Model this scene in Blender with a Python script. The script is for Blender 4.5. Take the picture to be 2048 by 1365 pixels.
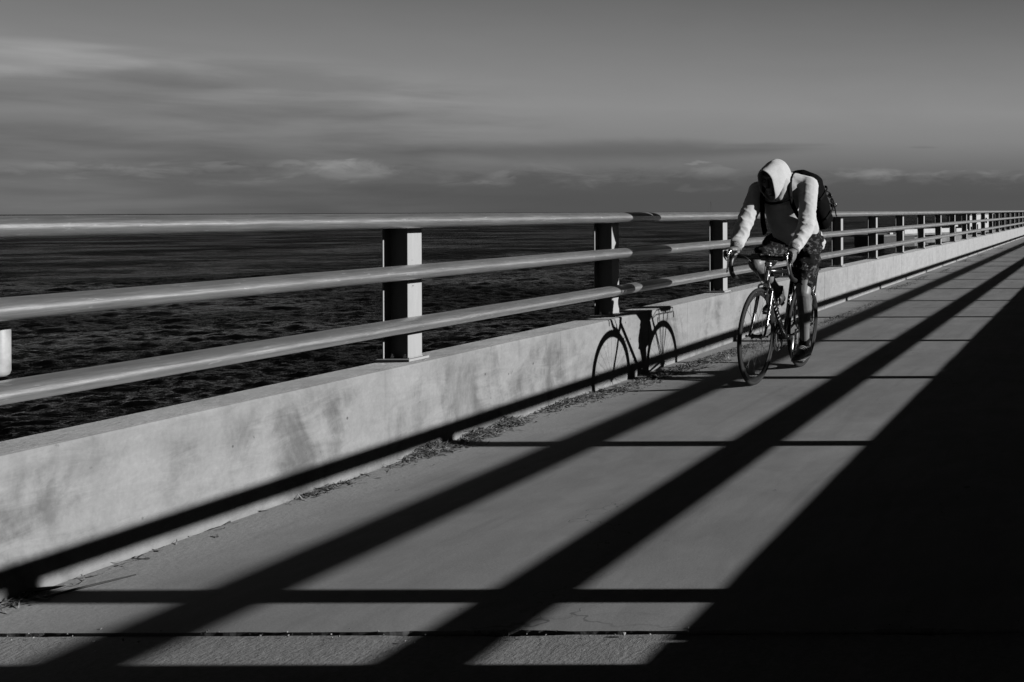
import bpy, bmesh, math, random
import numpy as np
from mathutils import Vector, Matrix, noise as mnoise
R = math.radians
random.seed(7)
rng = np.random.default_rng(11)
S = bpy.context.scene
for o in list(bpy.data.objects): bpy.data.objects.remove(o)
COL = S.collection

# ------------------------------------------------------------------ camera
H = 1.195                      # eye height above the deck; y runs along the pier, x to the right
FPX = 2440.0 / 2048.0
cam_d = bpy.data.cameras.new('camera')
cam = bpy.data.objects.new('camera', cam_d); COL.objects.link(cam)
cam_d.sensor_fit = 'HORIZONTAL'; cam_d.sensor_width = 36.0
cam_d.lens = 36.0 * FPX
cam_d.shift_x = -(2200 - 1024) / 2048.0
cam_d.shift_y = -(682.5 - 420.5) / 2048.0
cam_d.clip_start = 0.05; cam_d.clip_end = 60000
cam.location = (0, 0, H)
cam.rotation_euler = (Matrix.Rotation(R(90), 3, 'X') @ Matrix.Rotation(-math.atan(.0039), 3, 'Z')).to_euler()
S.camera = cam

# ------------------------------------------------------------------ light
SUN_SLOPE, SUN_BACK = 0.28, 0.006          # fall per metre across the deck; slightly from behind
sd = Vector((1, -SUN_BACK, SUN_SLOPE)).normalized()      # towards the sun
sun_el = math.asin(sd.z); sun_az = math.atan2(sd.x, sd.y)
sun_d = bpy.data.lights.new('sun', 'SUN'); sun_d.energy = 5.0; sun_d.angle = R(0.55); sun_d.color = (1, 1, 1)
sun = bpy.data.objects.new('sun', sun_d); COL.objects.link(sun)
sun.rotation_euler = sd.to_track_quat('Z', 'Y').to_euler(); sun.location = (20, 5, 15)
S.view_settings.view_transform = 'Standard'
try: S.view_settings.look = 'None'
except Exception: pass
S.view_settings.gamma = 1.0; S.view_settings.use_curve_mapping = False
S.view_settings.exposure = 0.75
S.cycles.diffuse_bounces = 0
S.cycles.glossy_bounces = 3

class NT:
    """tiny node-graph helper"""
    def __init__(s, tree): s.t = tree; s.n = tree.nodes; s.l = tree.links
    def new(s, ty, **kw):
        n = s.n.new(ty)
        for k, v in kw.items(): setattr(n, k, v)
        return n
    def put(s, sock, v):
        if v is None: return
        if isinstance(v, bpy.types.NodeSocket): s.l.new(v, sock)
        else: sock.default_value = v
    def m(s, op, a, b=None, c=None, clamp=False):
        n = s.new('ShaderNodeMath', operation=op, use_clamp=clamp)
        for i, v in enumerate((a, b, c)): s.put(n.inputs[i], v)
        return n.outputs[0]
    def ramp(s, x, pts, interp='LINEAR'):
        n = s.new('ShaderNodeValToRGB'); cr = n.color_ramp; cr.interpolation = interp
        while len(cr.elements) < len(pts): cr.elements.new(0.5)
        for e, (p, v) in zip(cr.elements, pts): e.position = p; e.color = (v, v, v, 1)
        s.put(n.inputs[0], x); return n.outputs[0]
    def smooth(s, x, a, b, lo=0.0, hi=1.0):
        n = s.new('ShaderNodeMapRange', interpolation_type='SMOOTHSTEP')
        s.put(n.inputs[0], x)
        for i, v in enumerate((a, b, lo, hi)): s.put(n.inputs[i+1], v)
        return n.outputs[0]
    def lin(s, x, a, b, lo=0.0, hi=1.0):
        n = s.new('ShaderNodeMapRange', clamp=True)
        s.put(n.inputs[0], x)
        for i, v in enumerate((a, b, lo, hi)): s.put(n.inputs[i+1], v)
        return n.outputs[0]
    def xyz(s, x, y, z):
        n = s.new('ShaderNodeCombineXYZ')
        for i, v in enumerate((x, y, z)): s.put(n.inputs[i], v)
        return n.outputs[0]
    def sep(s, v):
        n = s.new('ShaderNodeSeparateXYZ'); s.put(n.inputs[0], v); return n.outputs
    def scale(s, v, sc, loc=(0, 0, 0), rot=(0, 0, 0)):
        n = s.new('ShaderNodeMapping'); s.put(n.inputs[0], v)
        n.inputs['Scale'].default_value = sc; n.inputs['Location'].default_value = loc; n.inputs['Rotation'].default_value = rot
        return n.outputs[0]
    def noise(s, v, scale=1.0, detail=4.0, rough=0.55, dist=0.0):
        n = s.new('ShaderNodeTexNoise'); s.put(n.inputs['Vector'], v)
        n.inputs['Scale'].default_value = scale; n.inputs['Detail'].default_value = detail
        n.inputs['Roughness'].default_value = rough; n.inputs['Distortion'].default_value = dist
        return n.outputs[0]
    def voro(s, v, scale=1.0, feature='F1'):
        n = s.new('ShaderNodeTexVoronoi', feature=feature); s.put(n.inputs['Vector'], v); n.inputs['Scale'].default_value = scale
        return n.outputs['Distance']
    def mix(s, f, a, b): return s.m('ADD', s.m('MULTIPLY', a, s.m('SUBTRACT', 1.0, f)), s.m('MULTIPLY', b, f))
    def bump(s, h, strength=0.5, dist=0.01, normal=None):
        n = s.new('ShaderNodeBump'); n.inputs['Strength'].default_value = strength; n.inputs['Distance'].default_value = dist
        s.put(n.inputs['Height'], h)
        if normal is not None: s.put(n.inputs['Normal'], normal)
        return n.outputs[0]

# ------------------------------------------------------------------ sky
W = bpy.data.worlds.new('World'); S.world = W; W.use_nodes = True
W.node_tree.nodes.clear(); g = NT(W.node_tree)
sky = g.new('ShaderNodeTexSky', sky_type='NISHITA'); sky.sun_disc = False
sky.sun_elevation = sun_el; sky.sun_rotation = sun_az; sky.altitude = 5; sky.air_density = 1.0; sky.dust_density = 1.0; sky.ozone_density = 1.0
sc_ = g.new('ShaderNodeSeparateColor'); g.l.new(sky.outputs[0], sc_.inputs[0])
red = sc_.outputs[0]                                    # black-and-white through a red filter
tc = g.new('ShaderNodeTexCoord'); d = tc.outputs['Generated']
dx, dy, dz = g.sep(d)
el = g.m('MULTIPLY', g.m('ARCSINE', dz), 180/math.pi)
az = g.m('MULTIPLY', g.m('ARCTAN2', dx, dy), 180/math.pi)
# even out the azimuth glow, darken towards the zenith as a red filter does
even = g.m('DIVIDE', 1.0, g.m('MAXIMUM', red, 0.05))
def dirpx(px, py):
    """azimuth and elevation, in degrees, of a direction measured from the photograph"""
    u, v = px-2200.0, py-420.5; x, y = u-v*.0039, u*.0039+v
    return math.degrees(math.atan2(x, 2440.0)), math.degrees(math.atan2(-y, math.hypot(x, 2440.0)))
GR = [(0, .99), (.7, .99), (1.5, 1.12), (2.2, 1.5), (3.2, 2.02), (4.5, 2.32), (5.6, 2.15), (7.4, 1.72), (9, 1.36), (10, 1.14), (13, .46), (18, .14), (26, .045), (40, .018), (90, .010)]
grad = g.m('MULTIPLY', g.ramp(g.m('DIVIDE', g.m('MAXIMUM', el, 0.0), 90.0), [(e/90, v/2.4) for e, v in GR]), 2.4)
nz = g.noise(g.xyz(g.m('MULTIPLY', az, .20), g.m('MULTIPLY', el, .75), 2.0), 1.0, 5.0, .55, .25)
nz = g.m('SUBTRACT', nz, .5)
nf = g.m('SUBTRACT', g.noise(g.xyz(g.m('MULTIPLY', az, .55), g.m('MULTIPLY', el, 1.9), 5.0), 1.0, 5.0, .6, .6), .5)
def band(L, Rr, half, soft, wob=.8, tl=3.0, tr=3.0):
    """one long thin cloud between two directions, frayed by noise and tapering at both ends"""
    (a0, e0), (a1, e1) = dirpx(*L), dirpx(*Rr)
    ec = g.lin(az, a0, a1, e0, e1)
    h = g.m('MULTIPLY', g.m('MULTIPLY', g.smooth(az, a0, a0+tl), g.smooth(az, a1, a1-tr)), half)
    dd = g.m('ABSOLUTE', g.m('SUBTRACT', g.m('ADD', el, g.m('MULTIPLY', nz, wob)), ec))
    return g.m('MULTIPLY', g.smooth(g.m('SUBTRACT', h, dd), -soft, soft), g.smooth(h, 0.0, half*.5))
c = grad
left = g.smooth(az, -24.0, -42.0)
low = g.smooth(el, 2.6, .6)
c = g.m('MULTIPLY', c, g.m('ADD', 1.0, g.m('MULTIPLY', g.m('MULTIPLY', left, low), .62)))
# grey veil that fills the left below the tall cloud
mott = g.noise(g.xyz(g.m('MULTIPLY', az, .13), g.m('MULTIPLY', el, 1.05), 21.0), 1.0, 5.0, .52, .25)
lm = g.m('MULTIPLY', g.smooth(g.m('ADD', az, g.m('MULTIPLY', nz, 12)), -22, -31), g.m('MULTIPLY', g.smooth(g.m('ADD', el, g.m('MULTIPLY', az, .055)), 4.6, 3.4), 1.0))
c = g.m('MULTIPLY', c, g.m('ADD', 1.0, g.m('MULTIPLY', lm, g.smooth(mott, .32, .68, -.17, .14))))
veil = g.m('MULTIPLY', g.smooth(g.m('ADD', az, g.m('MULTIPLY', nz, 9)), -26, -33), g.m('MULTIPLY', g.smooth(el, 5.0, 4.0), g.smooth(el, 1.4, 2.4)))
c = g.m('MULTIPLY', c, g.m('SUBTRACT', 1.0, g.m('MULTIPLY', veil, .16)))
for args, amt in (
    (((-900, 118), (470, 120), .42, .26, .9, 6, 7), .30),        # sunlit crest, upper left
    (((-900, 78), (330, 92), .22, .16, .5, 6, 4), .20),
    (((-900, 176), (600, 172), .48, .40, .8, 6, 6), -.26),       # its shaded underside
    (((330, 165), (590, 176), .20, .16, .4, 4, 4), -.12),
    (((430, 236), (915, 226), .24, .20, .5, 5, 4.5), -.17),
    (((-900, 250), (520, 225), .30, .30, .8, 5, 6), -.08),
    (((430, 302), (1790, 296), .36, .28, .6, 14, 12), -.30),      # long flat bar across the middle
    (((-900, 312), (700, 318), .16, .14, .5, 5, 5), -.10),
    (((1380, 289), (1720, 290), .09, .08, .3, 4, 4), -.12),
    (((1800, 295), (1890, 295), .06, .05, .15, 1.2, 1.2), -.12)):
    m_ = band(*args)
    c = g.m('MULTIPLY', c, g.m('ADD', 1.0, g.m('MULTIPLY', m_, amt)))
# cumulus bank: ragged top, a few sunlit heads
top = g.m('ADD', 1.55, g.m('MULTIPLY', nf, 2.0))
bankm = g.smooth(g.m('SUBTRACT', top, el), -.35, .30)
c = g.m('MULTIPLY', c, g.m('SUBTRACT', 1.0, g.m('MULTIPLY', bankm, .20)))
np_ = g.noise(g.xyz(g.m('MULTIPLY', az, .42), g.m('MULTIPLY', el, 1.5), 11.0), 1.0, 5.0, .58, .5)
pz = g.m('MULTIPLY', g.smooth(el, .7, 1.3), g.smooth(el, 2.25, 1.7))
c = g.m('MULTIPLY', c, g.m('ADD', 1.0, g.m('MULTIPLY', g.m('MULTIPLY', g.smooth(np_, .50, .76), pz), .42)))
def puff(px, py, ra, re, amt):
    """one lit cloud head"""
    global c
    a0, e0 = dirpx(px, py)
    q = g.m('ADD', g.m('POWER', g.m('DIVIDE', g.m('ADD', g.m('SUBTRACT', az, a0), g.m('MULTIPLY', nf, 2.2)), ra), 2.0),
            g.m('POWER', g.m('DIVIDE', g.m('ADD', g.m('SUBTRACT', el, e0), g.m('MULTIPLY', nf, .9)), re), 2.0))
    c = g.m('MULTIPLY', c, g.m('ADD', 1.0, g.m('MULTIPLY', g.smooth(q, 1.0, 0.0), amt)))
for q in ((715, 340, 1.7, .50, .48), (665, 325, 1.1, .25, .30), (440, 330, 1.1, .2, .28), (580, 328, .6, .2, .25), (1000, 360, .9, .35, .3), (1405, 323, .55, .12, .30),
          (1425, 345, 1.2, .32, .24), (1755, 355, 1.1, .36, .18), (1850, 355, .9, .3, .2), (1690, 352, .6, .25, .2), (1385, 375, .6, .25, .2), (120, 333, 1.2, .16, .14)):
    puff(*q)
c = g.m('MULTIPLY', c, g.m('ADD', 1.0, g.m('MULTIPLY', nz, .10)))
c = g.m('MULTIPLY', c, g.m('MULTIPLY', red, even))
bg = g.new('ShaderNodeBackground'); g.put(bg.inputs[0], c); bg.inputs[1].default_value = 0.0653
ow = g.new('ShaderNodeOutputWorld'); g.l.new(bg.outputs[0], ow.inputs[0])

# ------------------------------------------------------------------ materials
def mat(name):
    m = bpy.data.materials.new(name); m.use_nodes = True
    t = NT(m.node_tree); b = t.n.get('Principled BSDF')
    return m, t, b
def grey(t, b, v):
    if isinstance(v, (int, float)): b.inputs['Base Color'].default_value = (v, v, v, 1)
    else: t.put(b.inputs['Base Color'], v)
def plain(name, v, rough=.5, metal=0.0, spec=.5, var=.15, scale=30.0, bump=.0):
    m, t, b = mat(name)
    p = t.new('ShaderNodeTexCoord').outputs['Object']
    n = t.noise(p, scale, 4, .6)
    grey(t, b, t.m('MULTIPLY', t.lin(n, .3, .7, 1-var, 1+var), v))
    b.inputs['Roughness'].default_value = rough; b.inputs['Metallic'].default_value = metal
    b.inputs['Specular IOR Level'].default_value = spec
    if bump: t.put(b.inputs['Normal'], t.bump(n, bump, .004))
    return m
M = {}
def concrete_wall():
    m, t, b = mat('wall_concrete')
    P = t.new('ShaderNodeNewGeometry').outputs['Position']; x, y, z = t.sep(P)
    big = t.noise(t.scale(P, (1, 1.1, .8)), 2.0, 6, .62, .7)
    streak = t.noise(t.scale(P, (1, 1.8, .8)), 1.3, 5, .6, .5)
    smear = t.noise(t.scale(P, (1, 1.3, 5.0), rot=(R(24), 0, 0)), 3.2, 6, .68, .8)
    fine = t.noise(P, 60, 5, .65)
    topfade = t.smooth(z, .34, .45, 1.0, .30)
    dark = t.m('MULTIPLY', t.smooth(t.m('ADD', big, t.m('MULTIPLY', t.m('SUBTRACT', smear, .5), .22)), .42, .64), t.smooth(streak, .32, .58))
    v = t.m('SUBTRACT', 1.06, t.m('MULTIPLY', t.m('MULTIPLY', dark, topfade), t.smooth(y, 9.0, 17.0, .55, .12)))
    v = t.m('MULTIPLY', v, t.lin(smear, .33, .7, 1.07, .90))
    v = t.m('MULTIPLY', v, t.lin(fine, .3, .7, .93, 1.07))
    mid = t.noise(t.scale(P, (1, 1, .8)), 9.0, 6, .68, .6)
    v = t.m('MULTIPLY', v, t.lin(mid, .32, .68, .90, 1.08))
    chipn = t.m('MULTIPLY', t.smooth(t.noise(P, 21, 4, .65, .4), .66, .71), t.smooth(t.noise(P, 2.7, 2, .5), .46, .58))
    v = t.m('MULTIPLY', v, t.m('SUBTRACT', 1.0, t.m('MULTIPLY', chipn, .30)))
    run = t.smooth(t.noise(t.xyz(0.0, t.m('MULTIPLY', y, 6.0), t.m('MULTIPLY', z, .35)), 1.0, 4, .5), .60, .72)
    v = t.m('MULTIPLY', v, t.m('SUBTRACT', 1.0, t.m('MULTIPLY', run, t.smooth(z, .45, .25, .22, .10))))
    pale = t.m('MULTIPLY', t.smooth(t.noise(t.scale(P, (1, 1.2, 1)), 1.9, 5, .6, .6), .50, .72), t.smooth(y, 14, 9))
    v = t.m('ADD', v, t.m('MULTIPLY', pale, .13))
    v = t.m('MULTIPLY', v, t.smooth(y, 9.0, 24.0, .97, 1.32))     # the farther sections are coloured paler
    pv = t.new('ShaderNodeTexVoronoi', feature='F1'); t.put(pv.inputs['Vector'], P); pv.inputs['Scale'].default_value = 6.5
    ps = t.noise(P, 2.2, 2, .5)
    pit = t.m('MULTIPLY', t.smooth(pv.outputs['Distance'], .060, .030), t.smooth(ps, .44, .52))
    v = t.m('MULTIPLY', v, t.m('SUBTRACT', 1.0, t.m('MULTIPLY', pit, .6)))
    # form-board lines every 1.17 m
    fy = t.m('ABSOLUTE', t.m('SUBTRACT', t.m('FRACT', t.m('DIVIDE', t.m('ADD', y, t.m('MULTIPLY', t.noise(P, 9, 2, .5), .012)), 1.172)), .5))
    line = t.smooth(fy, .0055, .0015)
    line = t.m('MULTIPLY', line, t.smooth(t.noise(P, 1.1, 3, .6), .50, .62))
    v = t.m('MULTIPLY', v, t.m('SUBTRACT', 1.0, t.m('MULTIPLY', line, .22)))
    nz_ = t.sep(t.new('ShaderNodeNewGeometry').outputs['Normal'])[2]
    v = t.m('MULTIPLY', v, t.smooth(nz_, .93, .99, 1.0, 2.55))      # the upward-facing cap is coloured paler
    grey(t, b, t.m('MULTIPLY', v, .150))
    b.inputs['Roughness'].default_value = .85; b.inputs['Specular IOR Level'].default_value = .2
    h = t.m('ADD', t.m('MULTIPLY', smear, .7), t.m('MULTIPLY', fine, .25))
    h = t.m('SUBTRACT', h, t.m('ADD', t.m('MULTIPLY', pit, 1.2), t.m('MULTIPLY', line, .5)))
    capn = t.m('MULTIPLY', t.smooth(nz_, .93, .99), t.noise(t.scale(P, (1, .4, 1), rot=(0, 0, R(12))), 38, 5, .7, .6))
    t.put(b.inputs['Normal'], t.bump(t.m('ADD', h, t.m('MULTIPLY', capn, 1.1)), .35, .012))
    return m
def concrete_deck(name, coarse):
    m, t, b = mat(name)
    P = t.new('ShaderNodeNewGeometry').outputs['Position']; x, y, z = t.sep(P)
    big = t.noise(P, .9, 5, .6, .5)
    sweep = t.noise(t.scale(P, (3.2, .7, 1), rot=(0, 0, R(18))), 1.6, 5, .6, .6)
    fine = t.noise(P, 95 if not coarse else 70, 4, .7)
    grit = t.voro(P, 190 if not coarse else 85)
    v = t.m('MULTIPLY', t.m('MULTIPLY', t.lin(big, .3, .72, .84, 1.13), t.lin(sweep, .3, .7, .90, 1.09)), t.lin(t.noise(t.scale(P, (1.6, .8, 1), rot=(0, 0, R(-30))), 4.5, 6, .68, .8), .32, .68, .91, 1.08))
    v = t.m('MULTIPLY', v, t.lin(fine, .3, .7, .92 if not coarse else .8, 1.08 if not coarse else 1.2))
    # wind-blown sand lies in a band along the wall
    wob = t.m('MULTIPLY', t.m('SUBTRACT', t.noise(P, 2.6, 4, .6), .5), .5)
    sand = t.smooth(t.m('ADD', x, wob), -2.80, -3.34)
    v = t.m('ADD', t.m('MULTIPLY', v, t.m('SUBTRACT', 1.0, sand)), t.m('MULTIPLY', sand, t.lin(fine, .3, .7, 1.25, 1.65)))
    if not coarse:
        warp = t.noise(t.scale(P, (1, 1, 1)), 2.4, 4, .6)
        wp = t.new('ShaderNodeVectorMath', operation='ADD'); t.put(wp.inputs[0], P)
        t.put(wp.inputs[1], t.xyz(t.m('MULTIPLY', warp, .9), t.m('MULTIPLY', warp, .5), 0.0))
        cr = t.new('ShaderNodeTexVoronoi', feature='DISTANCE_TO_EDGE'); t.put(cr.inputs['Vector'], wp.outputs[0]); cr.inputs['Scale'].default_value = .42
        crack = t.m('MULTIPLY', t.smooth(cr.outputs['Distance'], .0013, .0005), t.smooth(t.noise(P, .8, 2, .5), .50, .62))
        v = t.m('MULTIPLY', v, t.m('SUBTRACT', 1.0, t.m('MULTIPLY', crack, .55)))
    track = t.smooth(t.noise(t.scale(P, (9.0, .35, 1), rot=(0, 0, R(3))), 1.3, 3, .55, .3), .56, .70)
    v = t.m('MULTIPLY', v, t.m('SUBTRACT', 1.0, t.m('MULTIPLY', track, .09)))
    stain = t.m('MULTIPLY', t.smooth(t.noise(P, 1.7, 6, .7, 1.0), .57, .68), t.smooth(t.noise(P, .35, 2, .5), .40, .60))
    v = t.m('MULTIPLY', v, t.m('SUBTRACT', 1.0, t.m('MULTIPLY', stain, .16)))
    spot = t.m('MULTIPLY', t.smooth(t.voro(t.scale(P, (2.0, 1.3, 1)), 1.35), .045, .03), t.smooth(t.noise(P, .7, 2, .5), .5, .56))
    v = t.m('MULTIPLY', v, t.m('SUBTRACT', 1.0, t.m('MULTIPLY', spot, .5)))
    grey(t, b, t.m('MULTIPLY', v, .166 if not coarse else .158))
    b.inputs['Roughness'].default_value = .8; b.inputs['Specular IOR Level'].default_value = .25
    h = t.m('ADD', t.m('MULTIPLY', fine, .4), t.m('MULTIPLY', sweep, .5))
    if coarse:
        h = t.m('ADD', t.m('MULTIPLY', fine, 1.0), t.m('MULTIPLY', t.noise(t.scale(P, (1, .35, 1), rot=(0, 0, R(-35))), 85, 4, .65), 1.0))
        t.put(b.inputs['Normal'], t.bump(h, .40, .007))
    else:
        h = t.m('ADD', h, t.m('MULTIPLY', sand, t.m('MULTIPLY', t.noise(P, 34, 4, .6), 1.6)))
        t.put(b.inputs['Normal'], t.bump(h, .22, .008))
    return m
def aluminium():
    m, t, b = mat('brushed_aluminium')
    P = t.new('ShaderNodeNewGeometry').outputs['Position']
    br = t.noise(t.scale(P, (60, 2.2, 60)), 2.2, 4, .6)
    sc2 = t.noise(t.scale(P, (1, .22, 1), rot=(0, 0, R(38))), 70, 3, .6, .2)
    nick = t.smooth(t.noise(t.scale(P, (1, .25, 1.5), rot=(R(20), 0, R(25))), 45, 3, .65), .62, .72)
    big = t.noise(P, 3.0, 4, .6)
    v = t.m('MULTIPLY', t.lin(br, .3, .7, .86, 1.12), t.lin(big, .3, .7, .9, 1.08))
    v = t.m('ADD', v, t.m('MULTIPLY', nick, .5))
    grey(t, b, t.m('MULTIPLY', v, .50))
    b.inputs['Metallic'].default_value = .92
    t.put(b.inputs['Roughness'], t.lin(t.m('ADD', br, t.m('MULTIPLY', sc2, .4)), .4, 1.0, .36, .46))
    h = t.m('ADD', t.m('MULTIPLY', br, .5), t.m('MULTIPLY', sc2, .7))
    t.put(b.inputs['Normal'], t.bump(h, .45, .004))
    return m
def post_paint():
    m, t, b = mat('post_paint')
    P = t.new('ShaderNodeNewGeometry').outputs['Position']; x, y, z = t.sep(P)
    n = t.noise(t.scale(P, (1, 3, .5)), 14, 5, .6); f = t.noise(P, 140, 3, .6)
    chip = t.m('MULTIPLY', t.smooth(t.noise(P, 55, 4, .6), .67, .70), t.smooth(t.noise(P, 6, 2, .5), .5, .6))
    v = t.m('MULTIPLY', t.lin(n, .3, .7, .94, 1.05), t.lin(f, .3, .7, .97, 1.03))
    v = t.m('MULTIPLY', v, t.m('SUBTRACT', 1.0, t.m('MULTIPLY', chip, .6)))
    grey(t, b, t.m('MULTIPLY', v, .228))
    b.inputs['Roughness'].default_value = .5; b.inputs['Specular IOR Level'].default_value = .3
    t.put(b.inputs['Normal'], t.bump(n, .05, .004))
    return m
def water():
    m, t, b = mat('sea_water')
    P = t.new('ShaderNodeNewGeometry').outputs['Position']
    def ridged(v, sc, det):
        n = t.noise(v, sc, det, .55, .35)
        return t.m('SUBTRACT', 1.0, t.m('ABSOLUTE', t.m('MULTIPLY', t.m('SUBTRACT', n, .5), 4.0)))
    Q = t.scale(P, (.8, 1.0, 1), rot=(0, 0, R(-20)))
    gust = t.noise(t.scale(P, (.8, 1, 1), rot=(0, 0, R(-20))), .055, 5, .6, .3)
    calm = t.smooth(gust, .60, .40, .45, 1.2)
    far = t.smooth(t.m('MAXIMUM', t.sep(P)[1], t.m('MULTIPLY', t.sep(P)[0], -1.0)), 28, 150)
    h = t.m('ADD', t.m('MULTIPLY', ridged(Q, 1.1, 4), .11), t.m('ADD', t.m('MULTIPLY', ridged(Q, 3.4, 3), .035), t.m('MULTIPLY', t.m('MULTIPLY', t.m('ADD', ridged(Q, .26, 5), t.m('MULTIPLY', ridged(Q, .7, 4), .45)), far), .62)))
    h = t.m('MULTIPLY', h, calm)
    nrm = t.bump(h, 1.0, 1.0)
    fr = t.new('ShaderNodeFresnel'); fr.inputs['IOR'].default_value = 1.33; t.put(fr.inputs['Normal'], nrm)
    w = t.m('MULTIPLY', t.m('MULTIPLY', fr.outputs[0], .92), t.smooth(gust, .36, .62, .45, 1.0))
    t.n.remove(b)
    df = t.new('ShaderNodeBsdfDiffuse'); df.inputs['Color'].default_value = (.0012, .0012, .0012, 1)
    gl = t.new('ShaderNodeBsdfGlossy'); gl.inputs['Roughness'].default_value = .07; t.put(gl.inputs['Normal'], nrm)
    mx = t.new('ShaderNodeMixShader'); t.put(mx.inputs[0], w); t.l.new(df.outputs[0], mx.inputs[1]); t.l.new(gl.outputs[0], mx.inputs[2])
    t.l.new(mx.outputs[0], t.n['Material Output'].inputs['Surface'])
    return m
def cloth(name, v, bump=.25, bounce_gloss=0.0):
    m, t, b = mat(name)
    P = t.new('ShaderNodeTexCoord').outputs['Object']
    n = t.noise(P, 9, 5, .6, .6); w = t.noise(P, 420, 2, .5)
    fold = t.noise(t.scale(P, (1, 1, 1.6)), 13, 2, .5, .2)
    grey(t, b, t.m('MULTIPLY', t.m('MULTIPLY', t.lin(n, .3, .7, .93, 1.05), t.lin(w, .3, .7, .93, 1.07)), v))
    b.inputs['Roughness'].default_value = .95; b.inputs['Specular IOR Level'].default_value = .0
    t.put(b.inputs['Normal'], t.bump(fold, bump, .03))
    if bounce_gloss:                                   # broad metallic gloss added so the shaded cloth picks up bounced light
        b.inputs['Metallic'].default_value = bounce_gloss; b.inputs['Roughness'].default_value = 1.0
    return m
def camo():
    m, t, b = mat('patterned_cloth')
    P = t.new('ShaderNodeTexCoord').outputs['Object']
    n = t.noise(t.scale(P, (1, 1, 1.6), rot=(0, R(25), 0)), 17, 2, .5, 1.2)
    n2 = t.noise(P, 26, 2, .5, .8)
    v = t.m('ADD', t.m('MULTIPLY', t.smooth(n, .60, .63), .05), .005)
    v = t.m('ADD', v, t.m('MULTIPLY', t.smooth(n2, .57, .60), .03))
    grey(t, b, v); b.inputs['Roughness'].default_value = .9; b.inputs['Specular IOR Level'].default_value = .1
    t.put(b.inputs['Normal'], t.bump(t.noise(P, 14, 4, .6, .6), .3, .03))
    return m
M['wall'] = concrete_wall(); M['deck'] = concrete_deck('deck_concrete', False); M['coarse'] = concrete_deck('coarse_concrete', True)
M['alu'] = aluminium(); M['post'] = post_paint(); M['water'] = water()
M['hoodie'] = cloth('hoodie_cloth', .47, .13, .75); M['shorts'] = camo(); M['pack'] = cloth('pack_nylon', .0045, .15)
M['strap'] = plain('webbing', .005, .9, spec=.05)
M['skin'] = plain('skin', .095, .5, spec=.4, var=.2, scale=22, bump=.15)
M['sock'] = plain('sock', .03, .9, spec=.1)
M['shoe'] = plain('shoe_leather', .012, .6); M['sole'] = plain('shoe_sole', .16, .7); M['shoetrim'] = plain('shoe_trim', .3, .6)
M['frame'] = plain('black_gloss_paint', .008, .22, spec=.6, var=.05)
M['rubber'] = plain('tyre_rubber', .010, .75, spec=.25); M['black'] = plain('black_plastic', .008, .45)
M['chrome'] = plain('polished_alloy', .62, .22, 1.0, var=.08); M['steel'] = plain('dull_steel', .30, .4, 1.0)
M['rim'] = plain('dark_rim', .03, .3, .6); M['decal'] = plain('silver_decal', .42, .35, .3)
M['leaf'] = plain('dry_leaf', .075, .8, var=.9, scale=18); M['leafpale'] = plain('pale_straw', .21, .8, var=.5, scale=18)
M['whitepaint'] = plain('white_paint', .25, .5, var=.12, scale=2.0); M['darkwood'] = plain('wet_timber', .012, .8, var=.4, scale=2)
M['greycon'] = plain('pier_concrete', .08, .85, var=.35, scale=.8); M['window'] = plain('window_glass', .004, .1)
M['hull'] = plain('white_hull', .5, .35, var=.05, scale=1); M['darkhull'] = plain('dark_hull', .02, .5)
M['foam'] = plain('foam', .45, .9, var=.3, scale=1)
M['pipe'] = plain('pale_pipe_paint', .20, .55, var=.38, scale=12, bump=.1)
M['bottle'] = plain('bottle_plastic', .012, .3); M['bottleband'] = plain('bottle_band', .25, .4)

# ------------------------------------------------------------------ mesh helpers
def obj(name, bm, m, parent=None, smooth=True, **props):
    me = bpy.data.meshes.new(name); bm.to_mesh(me); bm.free()
    return link(name, me, m, parent, smooth, **props)
def link(name, me, m, parent=None, smooth=True, **props):
    if m is not None and not me.materials: me.materials.append(m)
    if smooth: me.polygons.foreach_set('use_smooth', [True]*len(me.polygons))
    o = bpy.data.objects.new(name, me); COL.objects.link(o)
    if parent is not None: o.parent = parent
    for k, v in props.items(): o[k] = v
    return o
def thing(name, label, cat, loc=(0, 0, 0), group=None, matrix=None):
    o = bpy.data.objects.new(name, None); COL.objects.link(o); o.empty_display_size = .2
    if matrix is not None: o.matrix_world = matrix
    else: o.location = loc
    o['label'] = label; o['category'] = cat
    if group: o['group'] = group
    return o
def copy_tree(o, parent=None):
    c = o.copy(); COL.objects.link(c); c.parent = parent
    for ch in list(o.children): copy_tree(ch, c)
    return c
def box(bm, lo, hi, bev=0.0, seg=2):
    r = bmesh.ops.create_cube(bm, size=1.0); vs = r['verts']
    c = [(a+b)/2 for a, b in zip(lo, hi)]; s = [b-a for a, b in zip(lo, hi)]
    for v in vs: v.co = Vector((c[i]+v.co[i]*s[i] for i in range(3)))
    if bev:
        es = list({e for v in vs for e in v.link_edges})
        bmesh.ops.bevel(bm, geom=es, offset=bev, segments=seg, profile=.5, affect='EDGES')
    return vs
def frame_of(t):
    t = t.normalized(); a = Vector((0, 0, 1)) if abs(t.z) < .9 else Vector((1, 0, 0))
    u = t.cross(a).normalized(); return u, t.cross(u).normalized()
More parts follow.
